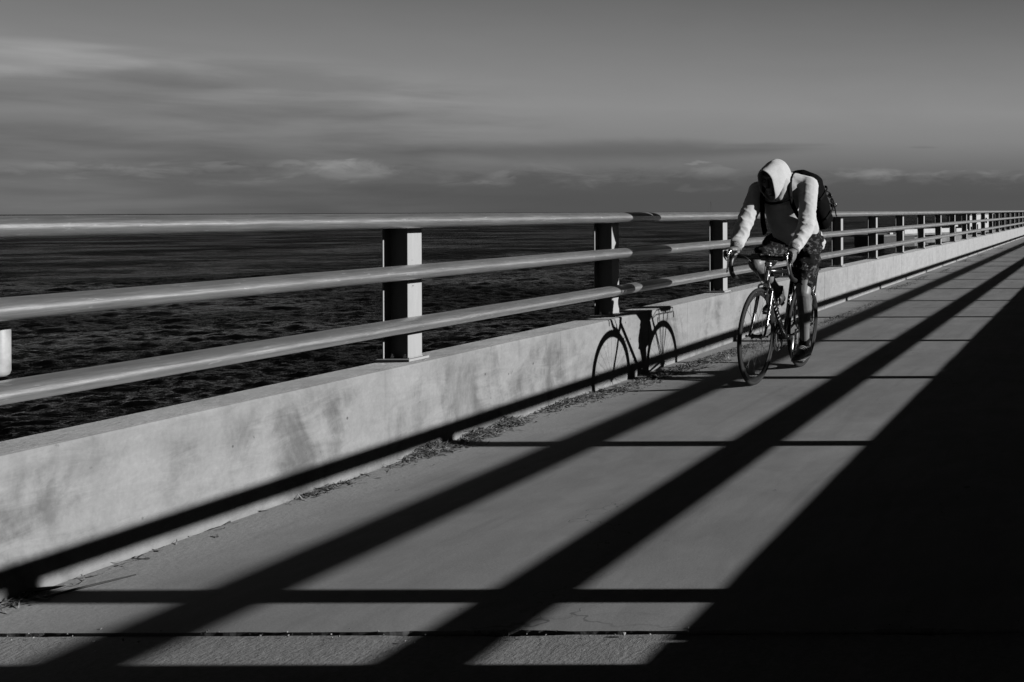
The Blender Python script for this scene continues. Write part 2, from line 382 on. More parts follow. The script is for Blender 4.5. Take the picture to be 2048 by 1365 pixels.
def tube(bm, pts, r, seg=10, cap=True, sx=1.0, sy=1.0):
    pts = [Vector(p) for p in pts]; n = len(pts)
    rs = r if isinstance(r, (list, tuple)) else [r]*n
    u = None; rings = []
    for i in range(n):
        t = (pts[min(i+1, n-1)] - pts[max(i-1, 0)]).normalized()
        if u is None: u, _ = frame_of(t)
        else: u = (u - t*u.dot(t)).normalized()
        w = t.cross(u)
        rings.append([bm.verts.new(pts[i] + (u*math.cos(2*math.pi*k/seg)*sx + w*math.sin(2*math.pi*k/seg)*sy)*rs[i]) for k in range(seg)])
    for a, b in zip(rings, rings[1:]):
        for k in range(seg): bm.faces.new((a[k], a[(k+1) % seg], b[(k+1) % seg], b[k]))
    if cap: bm.faces.new(rings[0][::-1]); bm.faces.new(rings[-1])
def spline(pts, n=6):
    P = [Vector(p) for p in pts]; out = []
    for i in range(len(P)-1):
        p0, p1, p2, p3 = P[max(i-1, 0)], P[i], P[i+1], P[min(i+2, len(P)-1)]
        for k in range(n):
            t = k/n
            out.append(.5*((2*p1)+(p2-p0)*t+(2*p0-5*p1+4*p2-p3)*t*t+(3*p1-p0-3*p2+p3)*t**3))
    out.append(P[-1]); return out
def torus(bm, c, axis, R0, r, seg=56, ms=10, a0=0.0, a1=2*math.pi, flat=1.0):
    u, w = frame_of(Vector(axis)); ax = Vector(axis).normalized(); c = Vector(c)
    full = abs(a1-a0-2*math.pi) < 1e-6; n = seg if full else seg+1; rings = []
    for i in range(n):
        a = a0+(a1-a0)*i/seg; d = u*math.cos(a)+w*math.sin(a)
        rings.append([bm.verts.new(c+d*(R0+r*flat*math.cos(2*math.pi*k/ms))+ax*r*math.sin(2*math.pi*k/ms)) for k in range(ms)])
    for i in range(seg):
        a, b = rings[i], rings[(i+1) % n]
        for k in range(ms): bm.faces.new((a[k], a[(k+1) % ms], b[(k+1) % ms], b[k]))
    if not full: bm.faces.new(rings[0][::-1]); bm.faces.new(rings[-1])
def capsule(bm, p0, p1, r0, r1, seg=14, flat=(1, 1), up=None):
    p0, p1 = Vector(p0), Vector(p1); t = p1-p0; L = t.length
    t = t/L if L > 1e-6 else Vector((0, 0, 1))
    if up is not None:
        w = Vector(up); w = (w - t*w.dot(t)).normalized(); u = w.cross(t)
    else: u, w = frame_of(t)
    pr = []
    for k in range(5): a = math.pi/2*(1-k/4); pr.append((-r0*math.sin(a), max(r0*math.cos(a), 1e-4)))
    for k in range(5): a = math.pi/2*k/4; pr.append((L+r1*math.sin(a), max(r1*math.cos(a), 1e-4)))
    rings = [[bm.verts.new(p0+t*h+(u*math.cos(2*math.pi*k/seg)*flat[0]+w*math.sin(2*math.pi*k/seg)*flat[1])*r) for k in range(seg)] for h, r in pr]
    for a, b in zip(rings, rings[1:]):
        for k in range(seg): bm.faces.new((a[k], a[(k+1) % seg], b[(k+1) % seg], b[k]))
    bm.faces.new(rings[0][::-1]); bm.faces.new(rings[-1])
def chain(bm, pts, rs, **kw):
    for i in range(len(pts)-1): capsule(bm, pts[i], pts[i+1], rs[i], rs[i+1], **kw)
def ellipsoid(bm, c, rad, rot=None, seg=20):
    r = bmesh.ops.create_uvsphere(bm, u_segments=seg, v_segments=seg//2+2, radius=1.0)
    m = (rot.to_4x4() if rot is not None else Matrix.Identity(4))
    for v in r['verts']: v.co = Vector(c) + (m @ Vector((v.co.x*rad[0], v.co.y*rad[1], v.co.z*rad[2])))
def remesh(bm, voxel, smooth=3, fac=.5):
    me = bpy.data.meshes.new('tmp'); bmesh.ops.recalc_face_normals(bm, faces=bm.faces); bm.to_mesh(me); bm.free()
    o = bpy.data.objects.new('tmp', me); COL.objects.link(o)
    md = o.modifiers.new('r', 'REMESH'); md.mode = 'VOXEL'; md.voxel_size = voxel; md.adaptivity = 0
    if smooth:
        sm = o.modifiers.new('s', 'SMOOTH'); sm.iterations = smooth; sm.factor = fac
    dg = bpy.context.evaluated_depsgraph_get(); dg.update()
    out = bpy.data.meshes.new_from_object(o.evaluated_get(dg))
    bpy.data.objects.remove(o); bpy.data.meshes.remove(me)
    return out
def displace(me, fn):
    vs = me.vertices; nn = [v.normal.copy() for v in vs]
    for v, n in zip(vs, nn): v.co = v.co + n*fn(v.co)
    me.update()
def un(px, py):
    u, v = px-2200.0, py-420.5; return u-v*.0039, u*.0039+v
def ground(px, py, z=0.0):
    x, y = un(px, py); Z = (H-z)*2440.0/y; return x*Z/2440.0, Z
def at(px, py, Z):
    x, y = un(px, py); return Vector((x*Z/2440.0, Z, H-y*Z/2440.0))

# ------------------------------------------------------------------ sea
SEA = -5.0
def sea():
    rad = [1.5, 6, 12, 18, 23]
    r = 26.0
    while r < 150: rad.append(r); r *= 1.0032
    while r < 620: rad.append(r); r *= 1.0065
    while r < 45000: rad.append(r); r *= 1.06
    rad = np.array(rad)
    th = np.concatenate([np.linspace(-180, -50, 60, endpoint=False), np.linspace(-50, -2, 600, endpoint=False), np.linspace(-2, 180, 70, endpoint=False)])*math.pi/180
    RR, TT = np.meshgrid(rad, th, indexing='ij')
    X, Y = RR*np.sin(TT), RR*np.cos(TT)
    Z = np.zeros_like(X)
    cell = np.maximum(np.gradient(rad)[:, None]*np.ones_like(TT), RR*np.gradient(th)[None, :])
    gr = np.random.default_rng(5)
    for i in range(76):
        lam = .40*(8/.40)**(i/75.0); k = 2*math.pi/lam
        a = gr.normal(0, 48)*math.pi/180 + math.pi/2 + .35
        amp = .0082*lam**.40*gr.uniform(.5, 1.3)
        w = np.clip((lam/cell-1.8)/2.2, 0, 1)
        ph = gr.uniform(0, 6.28)
        arg = k*(X*math.cos(a)+Y*math.sin(a))+ph + .8*np.sin(X*.05*gr.uniform(.5, 1.5)+Y*.04+ph)
        Z += amp*w*(1-2*np.abs(np.sin(arg*.5))**1.25)
    nr, nt = X.shape
    co = np.stack([X, Y, Z], -1).reshape(-1, 3)
    i = np.arange(nr-1)[:, None]; j = np.arange(nt)[None, :]; j2 = (j+1) % nt
    f = np.stack([i*nt+j, (i+1)*nt+j, (i+1)*nt+j2, i*nt+j2], -1).reshape(-1, 4)[:, ::-1]
    co = np.vstack([co, [[0, 0, 0]]]); 
    me = bpy.data.meshes.new('sea')
    tri = np.stack([np.arange(nt), (np.arange(nt)+1) % nt, np.full(nt, len(co)-1)], -1)
    me.vertices.add(len(co)); me.vertices.foreach_set('co', co.ravel())
    nl = f.size+tri.size
    me.loops.add(nl); me.loops.foreach_set('vertex_index', np.concatenate([f.ravel(), tri[:, ::-1].ravel()]).astype(np.int32))
    ls = np.concatenate([np.arange(len(f))*4, f.size+np.arange(len(tri))*3]).astype(np.int32)
    me.polygons.add(len(ls)); me.polygons.foreach_set('loop_start', ls)
    me.update(calc_edges=True); me.validate()
    o = link('sea', me, M['water'], kind='structure'); o.location = (0, 0, SEA)
    if me.polygons[0].normal.z < 0: me.flip_normals()
sea()

# ------------------------------------------------------------------ deck
XW = -3.37                   # path face of the left wall
XR = 0.505                   # path face of the right wall
Y0, Y1 = -14.0, 130.0
bm = bmesh.new(); box(bm, (XW-.22, Y0, -.75), (XR+.24, Y1, -.105))
walk = obj('walkway', bm, M['coarse'], smooth=False, kind='structure')
JT = [3.475 + 11.56*k for k in range(0, 11)]
def slab(y0, y1, m, top=0.0, name='slab', rag=.002):
    bm = bmesh.new(); n = 220
    top_v = []
    for yy, sg in ((y0, 1), (y1, -1)):
        row = []
        for i in range(n+1):
            x = XW+.003+(XR-XW-.006)*i/n
            j = max(0.0, rag*2*mnoise.noise((x*9, yy, 0))+rag*mnoise.noise((x*31, yy, 4))) + max(0, mnoise.noise((x*3.1, yy*3, 9))-.28)*.045*(.5+.5*abs(mnoise.noise((x*40, yy, 2)))*2)
            row.append((x, yy+sg*(.003+j)))
        top_v.append(row)
    A = [bm.verts.new((x, y, top)) for x, y in top_v[0]]; B = [bm.verts.new((x, y, top)) for x, y in top_v[1]]
    A2 = [bm.verts.new((v.co.x, v.co.y, -.1)) for v in A]; B2 = [bm.verts.new((v.co.x, v.co.y, -.1)) for v in B]
    for i in range(n):
        bm.faces.new((A[i], A[i+1], B[i+1], B[i])); bm.faces.new((A2[i], A2[i+1], A[i+1], A[i])); bm.faces.new((B[i], B[i+1], B2[i+1], B2[i]))
    bm.faces.new((A2[0], A[0], B[0], B2[0])); bm.faces.new((A[n], A2[n], B2[n], B[n]))
    bmesh.ops.recalc_face_normals(bm, faces=bm.faces)
    return obj(name, bm, m, walk, smooth=False)
slab(Y0+.1, 2.30, M['coarse'], -.006); slab(2.308, 3.470, M['coarse'], -.006)
for a, b in zip(JT, JT[1:]): slab(a, b-.014, M['deck'])

# ------------------------------------------------------------------ walls
def wall(label, xf, sgn, hgt):
    root = thing('parapet_wall', label, 'parapet wall', (xf, 0, 0))
    js = [3.4-5.81*2, 3.4-5.81, 3.4]+[3.4+5.81*k for k in range(1, 22)]
    js = [j if j < 4 else j-.12 for j in js]
    for a, b in zip(js, js[1:]):
        bm = bmesh.new(); c = .012; g_ = .005
        prof = [(0, -.9), (0, hgt-c), (.3*c, hgt-.3*c), (c, hgt), (.225, hgt-.004), (.232, hgt-.012), (.232, -.9)]
        rings = []
        ny = 24
        for i in range(ny+1):
            y = a+g_+(b-a-2*g_)*i/ny
            rr = []
            for k, (px, pz) in enumerate(prof):
                dz = .0022*mnoise.noise((y*2.1, k*.1, xf)) if k in (1, 2, 3) else 0
                dx = .0018*mnoise.noise((y*1.7, 5, xf)) if k in (1, 2) else 0
                rr.append(bm.verts.new((sgn*(px+dx), y, pz+dz)))
            rings.append(rr)
        for r0, r1 in zip(rings, rings[1:]):
            for k in range(len(prof)-1): bm.faces.new((r0[k], r0[k+1], r1[k+1], r1[k]))
        bm.faces.new(rings[0][::-1]); bm.faces.new(rings[-1])
        bmesh.ops.recalc_face_normals(bm, faces=bm.faces)
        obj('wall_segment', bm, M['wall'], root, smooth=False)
    bm = bmesh.new(); box(bm, (min(sgn*.05, sgn*.18), js[0]+.1, -.88), (max(sgn*.05, sgn*.18), js[-1]-.1, hgt-.004)); obj('joint_light_block', bm, M['black'], root, smooth=False)  # hidden core added to stop sun leaking through the wall joints
    return root
HL, HR = .456, .484
wall('low pale concrete parapet wall on the sea side with the cyclist shadow on it', XW, -1, HL)
wall('low concrete wall near the camera that shades the right of the walkway', XR, 1, HR)

# ------------------------------------------------------------------ railings
RA, RB = .078, .0355          # oval rail half-axes
def post_mesh(h):
    bm = bmesh.new(); t = .0065; b = .0625; dpt = .125
    box(bm, (0, -b, 0), (t, b, h), .0015, 1)
    box(bm, (dpt-t, -b-.0065, 0), (dpt, b+.0065, h), .0015, 1)
    box(bm, (t+.0005, -.003, 0), (dpt-t-.0005, .003, h))
    me = bpy.data.meshes.new('post'); bm.to_mesh(me); bm.free(); me.materials.append(M['post']); return me
def plate_mesh():
    bm = bmesh.new(); box(bm, (-.022, -.09, 0), (.147, .09, .013), .002, 1)
    box(bm, (-.004, -.062, .0135), (.001, .062, .018))           # weld bead
    me = bpy.data.meshes.new('base_plate'); bm.to_mesh(me); bm.free(); me.materials.append(M['post']); return me
def bolt_mesh():
    bm = bmesh.new(); bmesh.ops.create_cone(bm, segments=6, radius1=.012, radius2=.012, depth=.014, cap_ends=True)
    bmesh.ops.create_cone(bm, segments=8, radius1=.007, radius2=.007, depth=.03, cap_ends=True)
    me = bpy.data.meshes.new('bolt'); bm.to_mesh(me); bm.free(); me.materials.append(M['steel']); return me
def oval_rail(bm, x, z, y0, y1, a=RA, b=RB, seg=40, n=1):
    rings = []
    for i in range(n+1):
        y = y0+(y1-y0)*i/n
        rings.append([bm.verts.new((x+a*math.cos(2*math.pi*k/seg), y, z+b*math.sin(2*math.pi*k/seg))) for k in range(seg)])
    for r0, r1 in zip(rings, rings[1:]):
        for k in range(seg): bm.faces.new((r0[k], r1[k], r1[(k+1) % seg], r0[(k+1) % seg]))
    f0 = bm.faces.new(rings[0]); f1 = bm.faces.new(rings[-1][::-1])
    bmesh.ops.recalc_face_normals(bm, faces=bm.faces)
    for e in list(f0.edges)+list(f1.edges): e.smooth = False
PM, BPM, BM_ = {}, plate_mesh(), bolt_mesh()
def railing(label, xface, sgn, hgt, ys, zs, splices):
    # xface: the post face turned to the path; posts run away from the path with sgn
    root = thing('railing', label, 'railing', (xface, 0, hgt))
    h = zs[0]-hgt-.013+.006
    pm = post_mesh(h)
    for y in ys:
        p = link('post', pm, None, root, smooth=False)
        p.location = (0, y, .013); p.scale = (sgn, 1, 1)
        q = link('base_plate', BPM, None, p, smooth=False); q.location = (0, 0, -.013)
        for bx, by in ((.03, -.033), (.062, .045), (.095, -.033)):
            if y < 25:
                bo = link('bolt', BM_, None, p, smooth=False); bo.location = (bx, by, .006)
    for z in zs:
        xc = -sgn*(RA-.001) if z != zs[0] else sgn*.0
        xc = -sgn*(RA-.003)
        for a, b in zip(splices, splices[1:]):
            bm = bmesh.new(); oval_rail(bm, xc, z-hgt, a+.004, b-.004)
            rl = obj('rail', bm, M['alu'], root)
            bm = bmesh.new(); oval_rail(bm, xc, z-hgt, b-.06, b+.06, RA-.006, RB-.006)
            obj('splice_sleeve', bm, M['black'], rl)
    return root
ZL = (1.155, .904, .648)
SPL = [14.72+11.56*k for k in range(-3, 10)]
railing('silver three-rail guard railing on the sea-side wall behind the cyclist', XW-.072, -1, HL, [6.127-2.537*k for k in range(1, 6)]+[6.127+2.537*k for k in range(0, 46)], ZL, SPL)
railing('three-rail guard railing beside the camera that throws striped shadows on the walkway', XR+.093, 1, HR, [6.265-2.48*k for k in range(1, 6) if 6.265-2.48*k < 2 or 6.265-2.48*k > 3.3]+[6.265+2.48*k for k in range(0, 46)], (1.163, .904, .648), SPL)

# ------------------------------------------------------------------ end pillar (its shadow crosses the foreground)
pil = thing('concrete_pillar', 'square concrete end pillar that throws the black shadow along the bottom of the photo', 'pillar', (XR+.12, 2.81, 0))
bm = bmesh.new(); box(bm, (-.14, -.42, HR+.002), (.14, .418, 1.62), .012); obj('shaft', bm, M['wall'], pil, smooth=False)
bm = bmesh.new(); box(bm, (-.17, -.45, 1.622), (.17, .436, 1.70), .012); obj('cap', bm, M['wall'], pil, smooth=False)

# ------------------------------------------------------------------ bicycle
LEAN, YAW = math.tan(R(2.4)), .0835
fwd = Vector((-YAW, -1, 0)).normalized(); lft = Vector((0, 0, 1)).cross(fwd)
ORG = Vector((-2.301, 9.375, 0))
upv = (Vector((0, 0, 1)) + lft*LEAN).normalized(); lft2 = upv.cross(fwd)
MB_ = Matrix(((fwd.x, lft2.x, upv.x, ORG.x), (fwd.y, lft2.y, upv.y, ORG.y), (fwd.z, lft2.z, upv.z, ORG.z), (0, 0, 0, 1)))
bike = thing('bicycle', 'black drop-bar road bicycle ridden along the walkway towards the camera', 'bicycle', matrix=MB_)
RW = .334; FA = Vector((.975, 0, RW)); RAx = Vector((0, 0, RW)); BB = Vector((.41, 0, .272))
HB = Vector((.826, 0, .672)); HT = Vector((.786, 0, .806)); ST = Vector((.256, 0, .775))
bm = bmesh.new()
tube(bm, [BB, ST], .0155, 14); tube(bm, [BB, HB+Vector((-.012, 0, .03))], [.019, .018], 14); tube(bm, [ST+Vector((.006, 0, -.03)), HT+Vector((0, 0, -.03))], .0145, 14)
tube(bm, [HB, HT], .0185, 16)
tube(bm, [BB-Vector((0, .036, 0)), BB+Vector((0, .036, 0))], .021, 14)
for sg in (1, -1):
    tube(bm, spline([BB+Vector((-.02, sg*.022, 0)), Vector((.25, sg*.04, .292)), Vector((.0, sg*.064, RW))]), .0095, 10)
    tube(bm, spline([ST+Vector((-.004, sg*.016, -.015)), Vector((.13, sg*.036, .57)), Vector((.0, sg*.064, RW))]), .0078, 10)
    box(bm, (-.016, sg*.064-.004, RW-.016), (.016, sg*.064+.004, RW+.016), .002, 1)
tube(bm, [Vector((.165, -.03, .635)), Vector((.165, .03, .635))], .007, 8)
obj('frame', bm, M['frame'], bike)
# silver marks along the tubes
def marks(parent, p0, p1, rad, side, n, w, h, seed):
    rr = random.Random(seed); bm = bmesh.new(); p0, p1 = Vector(p0), Vector(p1); t = (p1-p0).normalized(); L = (p1-p0).length
    side = Vector(side); side = (side-t*side.dot(t)).normalized(); wd = t.cross(side)
    for i in range(n):
        c0 = p0+t*(L*(i+.5)/n); ll = L/n*rr.uniform(.45, .75)
        for k in range(rr.choice((1, 2, 2))):
            o_ = wd*rr.uniform(-.3, .3)*w; a = ll*(.5 if k == 0 else .28); ww = w*rr.uniform(.35, 1)
            vs = []
            for sx, sy in ((-1, -1), (1, -1), (1, 1), (-1, 1)):
                dv = o_+wd*sx*ww*.5; ang = dv.dot(wd)/rad
                vs.append(bm.verts.new(c0+t*sy*a*.5+(side*math.cos(ang)+wd*math.sin(ang))*(rad+.0008)))
            bm.faces.new(vs)
    return obj('tube_lettering', bm, M['decal'], parent, smooth=False)
fr = [o for o in bike.children if o.name.startswith('frame')][0]
marks(fr, BB.lerp(ST, .45), BB.lerp(ST, .95), .0155, (.9, .5, 0), 9, .022, .02, 3)
marks(fr, BB.lerp(HB, .35), BB.lerp(HB, .85), .0187, (.5, .9, 0), 8, .02, .02, 5)
bm = bmesh.new(); box(bm, (-.002, -.009, -.035), (.002, .009, .035), .0015, 1)
bd = obj('head_badge', bm, M['decal'], fr, smooth=False); bd.matrix_local = Matrix.Translation(HB.lerp(HT, .52)+Vector((.0195, .004, .005))) @ Matrix.Rotation(-R(17), 4, 'Y')
# fork
bm = bmesh.new(); cr = HB+Vector((.007, 0, -.022))
tube(bm, [cr+Vector((0, -.05, -.004)), cr+Vector((.002, 0, .004)), cr+Vector((0, .05, -.004))], .014, 12)
for sg in (1, -1):
    tube(bm, spline([cr+Vector((0, sg*.046, 0)), Vector((.89, sg*.049, .50)), Vector((.945, sg*.052, .38)), FA+Vector((0, sg*.054, 0))]), [.0125]*6+[.011]*6+[.0085]*7, 12)
fork = obj('fork', bm, M['frame'], bike)
for sg in (1, -1): marks(fork, (.872, sg*.05, .56), (.925, sg*.052, .40), .0125, (.4, sg*1.0, 0), 5, .014, .02, 7+sg)
# headset and stem
bm = bmesh.new(); ax = (HT-HB).normalized(); top = HT+ax*.045
tube(bm, [HT-ax*.002, HT+ax*.012], .021, 16); tube(bm, [HT+ax*.0125, HT+ax*.03], .0185, 16); tube(bm, [HB-ax*.012, HB+ax*.002], .021, 16)
obj('headset', bm, M['steel'], bike)
BC = Vector((.868, 0, .872))
bm = bmesh.new(); tube(bm, [top-ax*.012, top+ax*.03], .0195, 14); tube(bm, [top+ax*.012, BC], [.017, .0155], 14); tube(bm, [BC-Vector((0, .024, 0)), BC+Vector((0, .024, 0))], .022, 14)
obj('stem', bm, M['black'], bike)
# handlebar, hoods, levers
half = [(0, 0, 0), (0, .10, 0), (0, .17, .002), (.018, .197, .002), (.06, .203, -.003), (.088, .205, -.022), (.094, .206, -.06), (.07, .208, -.105), (.03, .210, -.135), (-.03, .213, -.152)]
bm = bmesh.new(); pts = [Vector((x, -y, z))+BC for x, y, z in half[::-1]]+[Vector(p)+BC for p in half[1:]]
tube(bm, spline(pts, 5), .0160, 12); bar = obj('handlebar', bm, M['black'], bike)
for sg in (1, -1):
    bm = bmesh.new()
    chain(bm, [BC+Vector((.05, sg*.203, .002)), BC+Vector((.09, sg*.204, .008)), BC+Vector((.122, sg*.204, .026))], [.0165, .0175, .0165])
    capsule(bm, BC+Vector((.122, sg*.204, .026)), BC+Vector((.126, sg*.204, .040)), .016, .011)
    obj('brake_hood', bm, M['black'], bar)
    bm = bmesh.new()
    tube(bm, spline([BC+Vector((.128, sg*.204, .034)), BC+Vector((.142, sg*.207, .010)), BC+Vector((.136, sg*.212, -.045)), BC+Vector((.122, sg*.222, -.105))], 5), [.011]*4+[.0095]*6+[.0075]*6, 10, sx=.6, sy=1.0)
    ellipsoid(bm, BC+Vector((.131, sg*.204, .040)), (.014, .013, .014), seg=14)
    obj('brake_lever', bm, M['chrome'], bar)
    bm = bmesh.new(); ellipsoid(bm, BC+Vector((-.031, sg*.213, -.152)), (.006, .014, .014), seg=12); obj('bar_plug', bm, M['black'], bar)
    bm = bmesh.new()
    tube(bm, spline([BC+Vector((.118, sg*.196, .03)), BC+Vector((.15, sg*.13, .03)), BC+Vector((.12, sg*.05, -.03)), cr+Vector((.05, sg*.012, .04))], 7), .0026, 6)
    obj('brake_cable', bm, M['black'], bar)
bm = bmesh.new(); box(bm, (-.018, -.03, -.012), (.018, .03, .012), .005); lp = obj('cycle_computer', bm, M['black'], bar, smooth=False); lp.location = BC+Vector((.03, -.055, .018))
# saddle
bm = bmesh.new(); tube(bm, [ST-Vector((-.03, 0, .1)), Vector((.205, 0, .925))], .0135, 14); obj('seatpost', bm, M['steel'], bike)
bm = bmesh.new()
chain(bm, [(.06, .0, .953), (.12, 0, .95), (.20, 0, .945), (.325, 0, .94)], [.07, .06, .036, .020], flat=(1, .38), up=(0, 0, 1))
obj('saddle', bm, M['black'], bike)
bm = bmesh.new()
for sg in (1, -1): tube(bm, [(.09, sg*.022, .93), (.17, sg*.022, .915), (.28, sg*.012, .925)], .0035, 8)
obj('saddle_rail', bm, M['steel'], bike)
# wheels
def wheel(c):
    bm = bmesh.new(); prof = [(RW-.024, .009), (RW-.040, .008), (RW-.052, .0035), (RW-.052, -.0035), (RW-.040, -.008), (RW-.024, -.009)]
    seg = 72; rings = []
    for i in range(seg):
        a = 2*math.pi*i/seg
        rings.append([bm.verts.new((r*math.cos(a), y, r*math.sin(a))) for r, y in prof])
    for i in range(seg):
        A, B = rings[i], rings[(i+1) % seg]
        for k in range(6): bm.faces.new((A[k], A[(k+1) % 6], B[(k+1) % 6], B[k]))
    bmesh.ops.recalc_face_normals(bm, faces=bm.faces)
    w = obj('wheel', bm, M['rim'], bike, smooth=False); w.location = c
    bm = bmesh.new(); torus(bm, (0, 0, 0), (0, 1, 0), RW-.0135, .0135, 72, 12); obj('tyre', bm, M['rubber'], w)
    bm = bmesh.new(); tube(bm, [(0, -.05, 0), (0, -.036, 0), (0, -.034, 0), (0, -.012, 0), (0, .012, 0), (0, .034, 0), (0, .036, 0), (0, .05, 0)], [.010, .010, .021, .012, .012, .021, .010, .010], 14)
    tube(bm, [(0, -.075, 0), (0, .072, 0)], .0045, 8); tube(bm, [(0, -.078, 0), (0, -.07, 0)], .009, 8)
    tube(bm, [(0, .074, 0), (-.01, .078, .004), (-.05, .08, .02)], [.009, .007, .005], 8)
    obj('hub', bm, M['black'], w)
    me = None
    for i in range(24):
        a = 2*math.pi*i/24; sg = 1 if i % 2 else -1; b = a+sg*.55*(1 if (i//2) % 2 else -1)
        bm = bmesh.new(); tube(bm, [(.019*math.cos(b), sg*.033, .019*math.sin(b)), ((RW-.05)*math.cos(a), sg*.002, (RW-.05)*math.sin(a))], .0011, 5, cap=False)
        obj('spoke', bm, M['black'], w)
    return w
wheel(FA); wheel(RAx)
# brakes
for c0, dr in ((Vector((.868, 0, .668)), 1), (Vector((.108, 0, .668)), -1)):
    bm = bmesh.new()
    for sg in (1, -1):
        tube(bm, spline([c0+Vector((dr*.012, 0, .022)), c0+Vector((dr*.016, sg*.03, .012)), c0+Vector((dr*.012, sg*.032, -.02)), c0+Vector((dr*.008, sg*.014, -.045))], 4), .007, 8)
        box(bm, tuple(c0+Vector((-.022, sg*.0165-.0045, -.052))), tuple(c0+Vector((.022, sg*.0165+.0045, -.042))), .001, 1)
    obj('brake_caliper', bm, M['steel'], bike)
# drivetrain
CK = R(97)                                  # right crank near the top, left crank near the bottom
def crank_dir(sg): a = CK if sg < 0 else CK+math.pi; return Vector((math.cos(a), 0, math.sin(a)))
def ring(name, c, r, teeth, y, m, t=.003, hole=.6):
    bm = bmesh.new(); n = teeth*2; o1, o2, i1, i2 = [], [], [], []
    for i in range(n):
        a = 2*math.pi*i/n; rr = r*(1.0 if i % 2 else .955)
        for lst, q, yy in ((o1, rr, y-t/2), (o2, rr, y+t/2), (i1, r*hole, y-t/2), (i2, r*hole, y+t/2)):
            lst.append(bm.verts.new((c.x+q*math.cos(a), yy, c.z+q*math.sin(a))))
    for i in range(n):
        j = (i+1) % n
        bm.faces.new((o1[i], o1[j], o2[j], o2[i])); bm.faces.new((i1[j], i1[i], i2[i], i2[j])); bm.faces.new((o1[j], o1[i], i1[i], i1[j])); bm.faces.new((o2[i], o2[j], i2[j], i2[i]))
    bmesh.ops.recalc_face_normals(bm, faces=bm.faces)
    return obj(name, bm, m, bike, smooth=False)
ring('chainring', BB, .103, 50, -.046, M['black'], .004, .72); ring('chainring', BB, .080, 36, -.038, M['steel'], .004, .68)
for i, r in enumerate((.050, .044, .038, .032, .027)): ring('sprocket', RAx, r, 12+6*(4-i), -.030-.005*i, M['steel'], .002, .35)
for sg in (-1, 1):
    dd = crank_dir(sg); y = sg*.066
    bm = bmesh.new()
    tube(bm, [BB+Vector((0, sg*.03, 0)), BB+Vector((0, y+sg*.006, 0))], .014, 12)
    tube(bm, [BB+Vector((0, y, 0))-dd*.008, BB+Vector((0, y, 0))+dd*.09, BB+Vector((0, y+sg*.008, 0))+dd*.178], [.016, .0125, .0125], 10, sx=.7)
    if sg < 0:
        for k in range(5):
            a = CK+2*math.pi*k/5+.6; tube(bm, [BB+Vector((0, -.05, 0)), BB+Vector((.078*math.cos(a), -.046, .078*math.sin(a)))], [.014, .009], 8, sx=.5)
    ca = obj('crank_arm', bm, M['steel'], bike)
    pc = BB+dd*.17
    bm = bmesh.new(); tube(bm, [pc+Vector((0, y, 0)), pc+Vector((0, y+sg*.10, 0))], .007, 8)
    for xx in (-.032, .032): box(bm, tuple(pc+Vector((xx-.004, y+sg*.02 if sg > 0 else y-.10, -.009))), tuple(pc+Vector((xx+.004, y+.10 if sg > 0 else y-.02, .009))), .002, 1)
    for yy in (.022, .058, .096): box(bm, tuple(pc+Vector((-.032, y+sg*yy-.003, -.007))), tuple(pc+Vector((.032, y+sg*yy+.003, .007))))
    obj('pedal', bm, M['black'], ca)
bm = bmesh.new()
tube(bm, [(.41, -.046, .272+.103), (.2, -.043, .272+.103-.021), (0, -.040, RW+.040)], .0042, 6)
tube(bm, [(.41, -.046, .272-.103), (.2, -.043, .20), (.02, -.040, RW-.145)], .0042, 6)
torus(bm, (BB.x, -.046, BB.z), (0, 1, 0), .104, .004, 40, 6)
obj('chain', bm, M['black'], bike)
bm = bmesh.new(); box(bm, (-.004, -.056, RW-.16), (.022, -.048, RW-.045), .004); box(bm, (-.004, -.036, RW-.16), (.022, -.030, RW-.045), .003)
for zz in (-.06, -.135): tube(bm, [(.01, -.05, RW+zz), (.01, -.036, RW+zz)], .017, 12)
obj('rear_derailleur', bm, M['steel'], bike)
# rear rack
bm = bmesh.new()
for sg in (1, -1):
    tube(bm, spline([(.13, sg*.05, .735), (.02, sg*.058, .74), (-.18, sg*.058, .74), (-.235, sg*.045, .738)], 5), .005, 8)
    for xx in (.07, -.03, -.13): tube(bm, [(.0, sg*.072, RW+.02), (xx, sg*.060, .74)], .0048, 8)
    tube(bm, [(.13, sg*.05, .735), (.20, sg*.02, .70)], .004, 8)
for xx in (.08, 0, -.08, -.16): tube(bm, [(xx, -.058, .742), (xx, .058, .742)], .0045, 8)
tube(bm, [(-.235, -.045, .738), (-.235, .045, .738)], .005, 8)
obj('rear_rack', bm, M['frame'], bike)
bm = bmesh.new(); tube(bm, [(-.245, 0, .70), (-.262, 0, .70)], .024, 16); obj('reflector', bm, M['black'], bike)
rb = thing('rack_bag', 'small dark bag strapped on the rear rack of the bicycle', 'bag', matrix=MB_ @ Matrix.Translation((-.07, 0, .748)))
bm = bmesh.new(); box(bm, (-.13, -.07, 0), (.11, .07, .10), .03, 3); me = remesh(bm, .008, 4)
displace(me, lambda p: .006*mnoise.noise(p*22)); link('body', me, M['pack'], rb)
bm = bmesh.new(); box(bm, (-.02, -.073, -.006), (.005, .073, .104), .006); obj('strap', bm, M['strap'], rb)

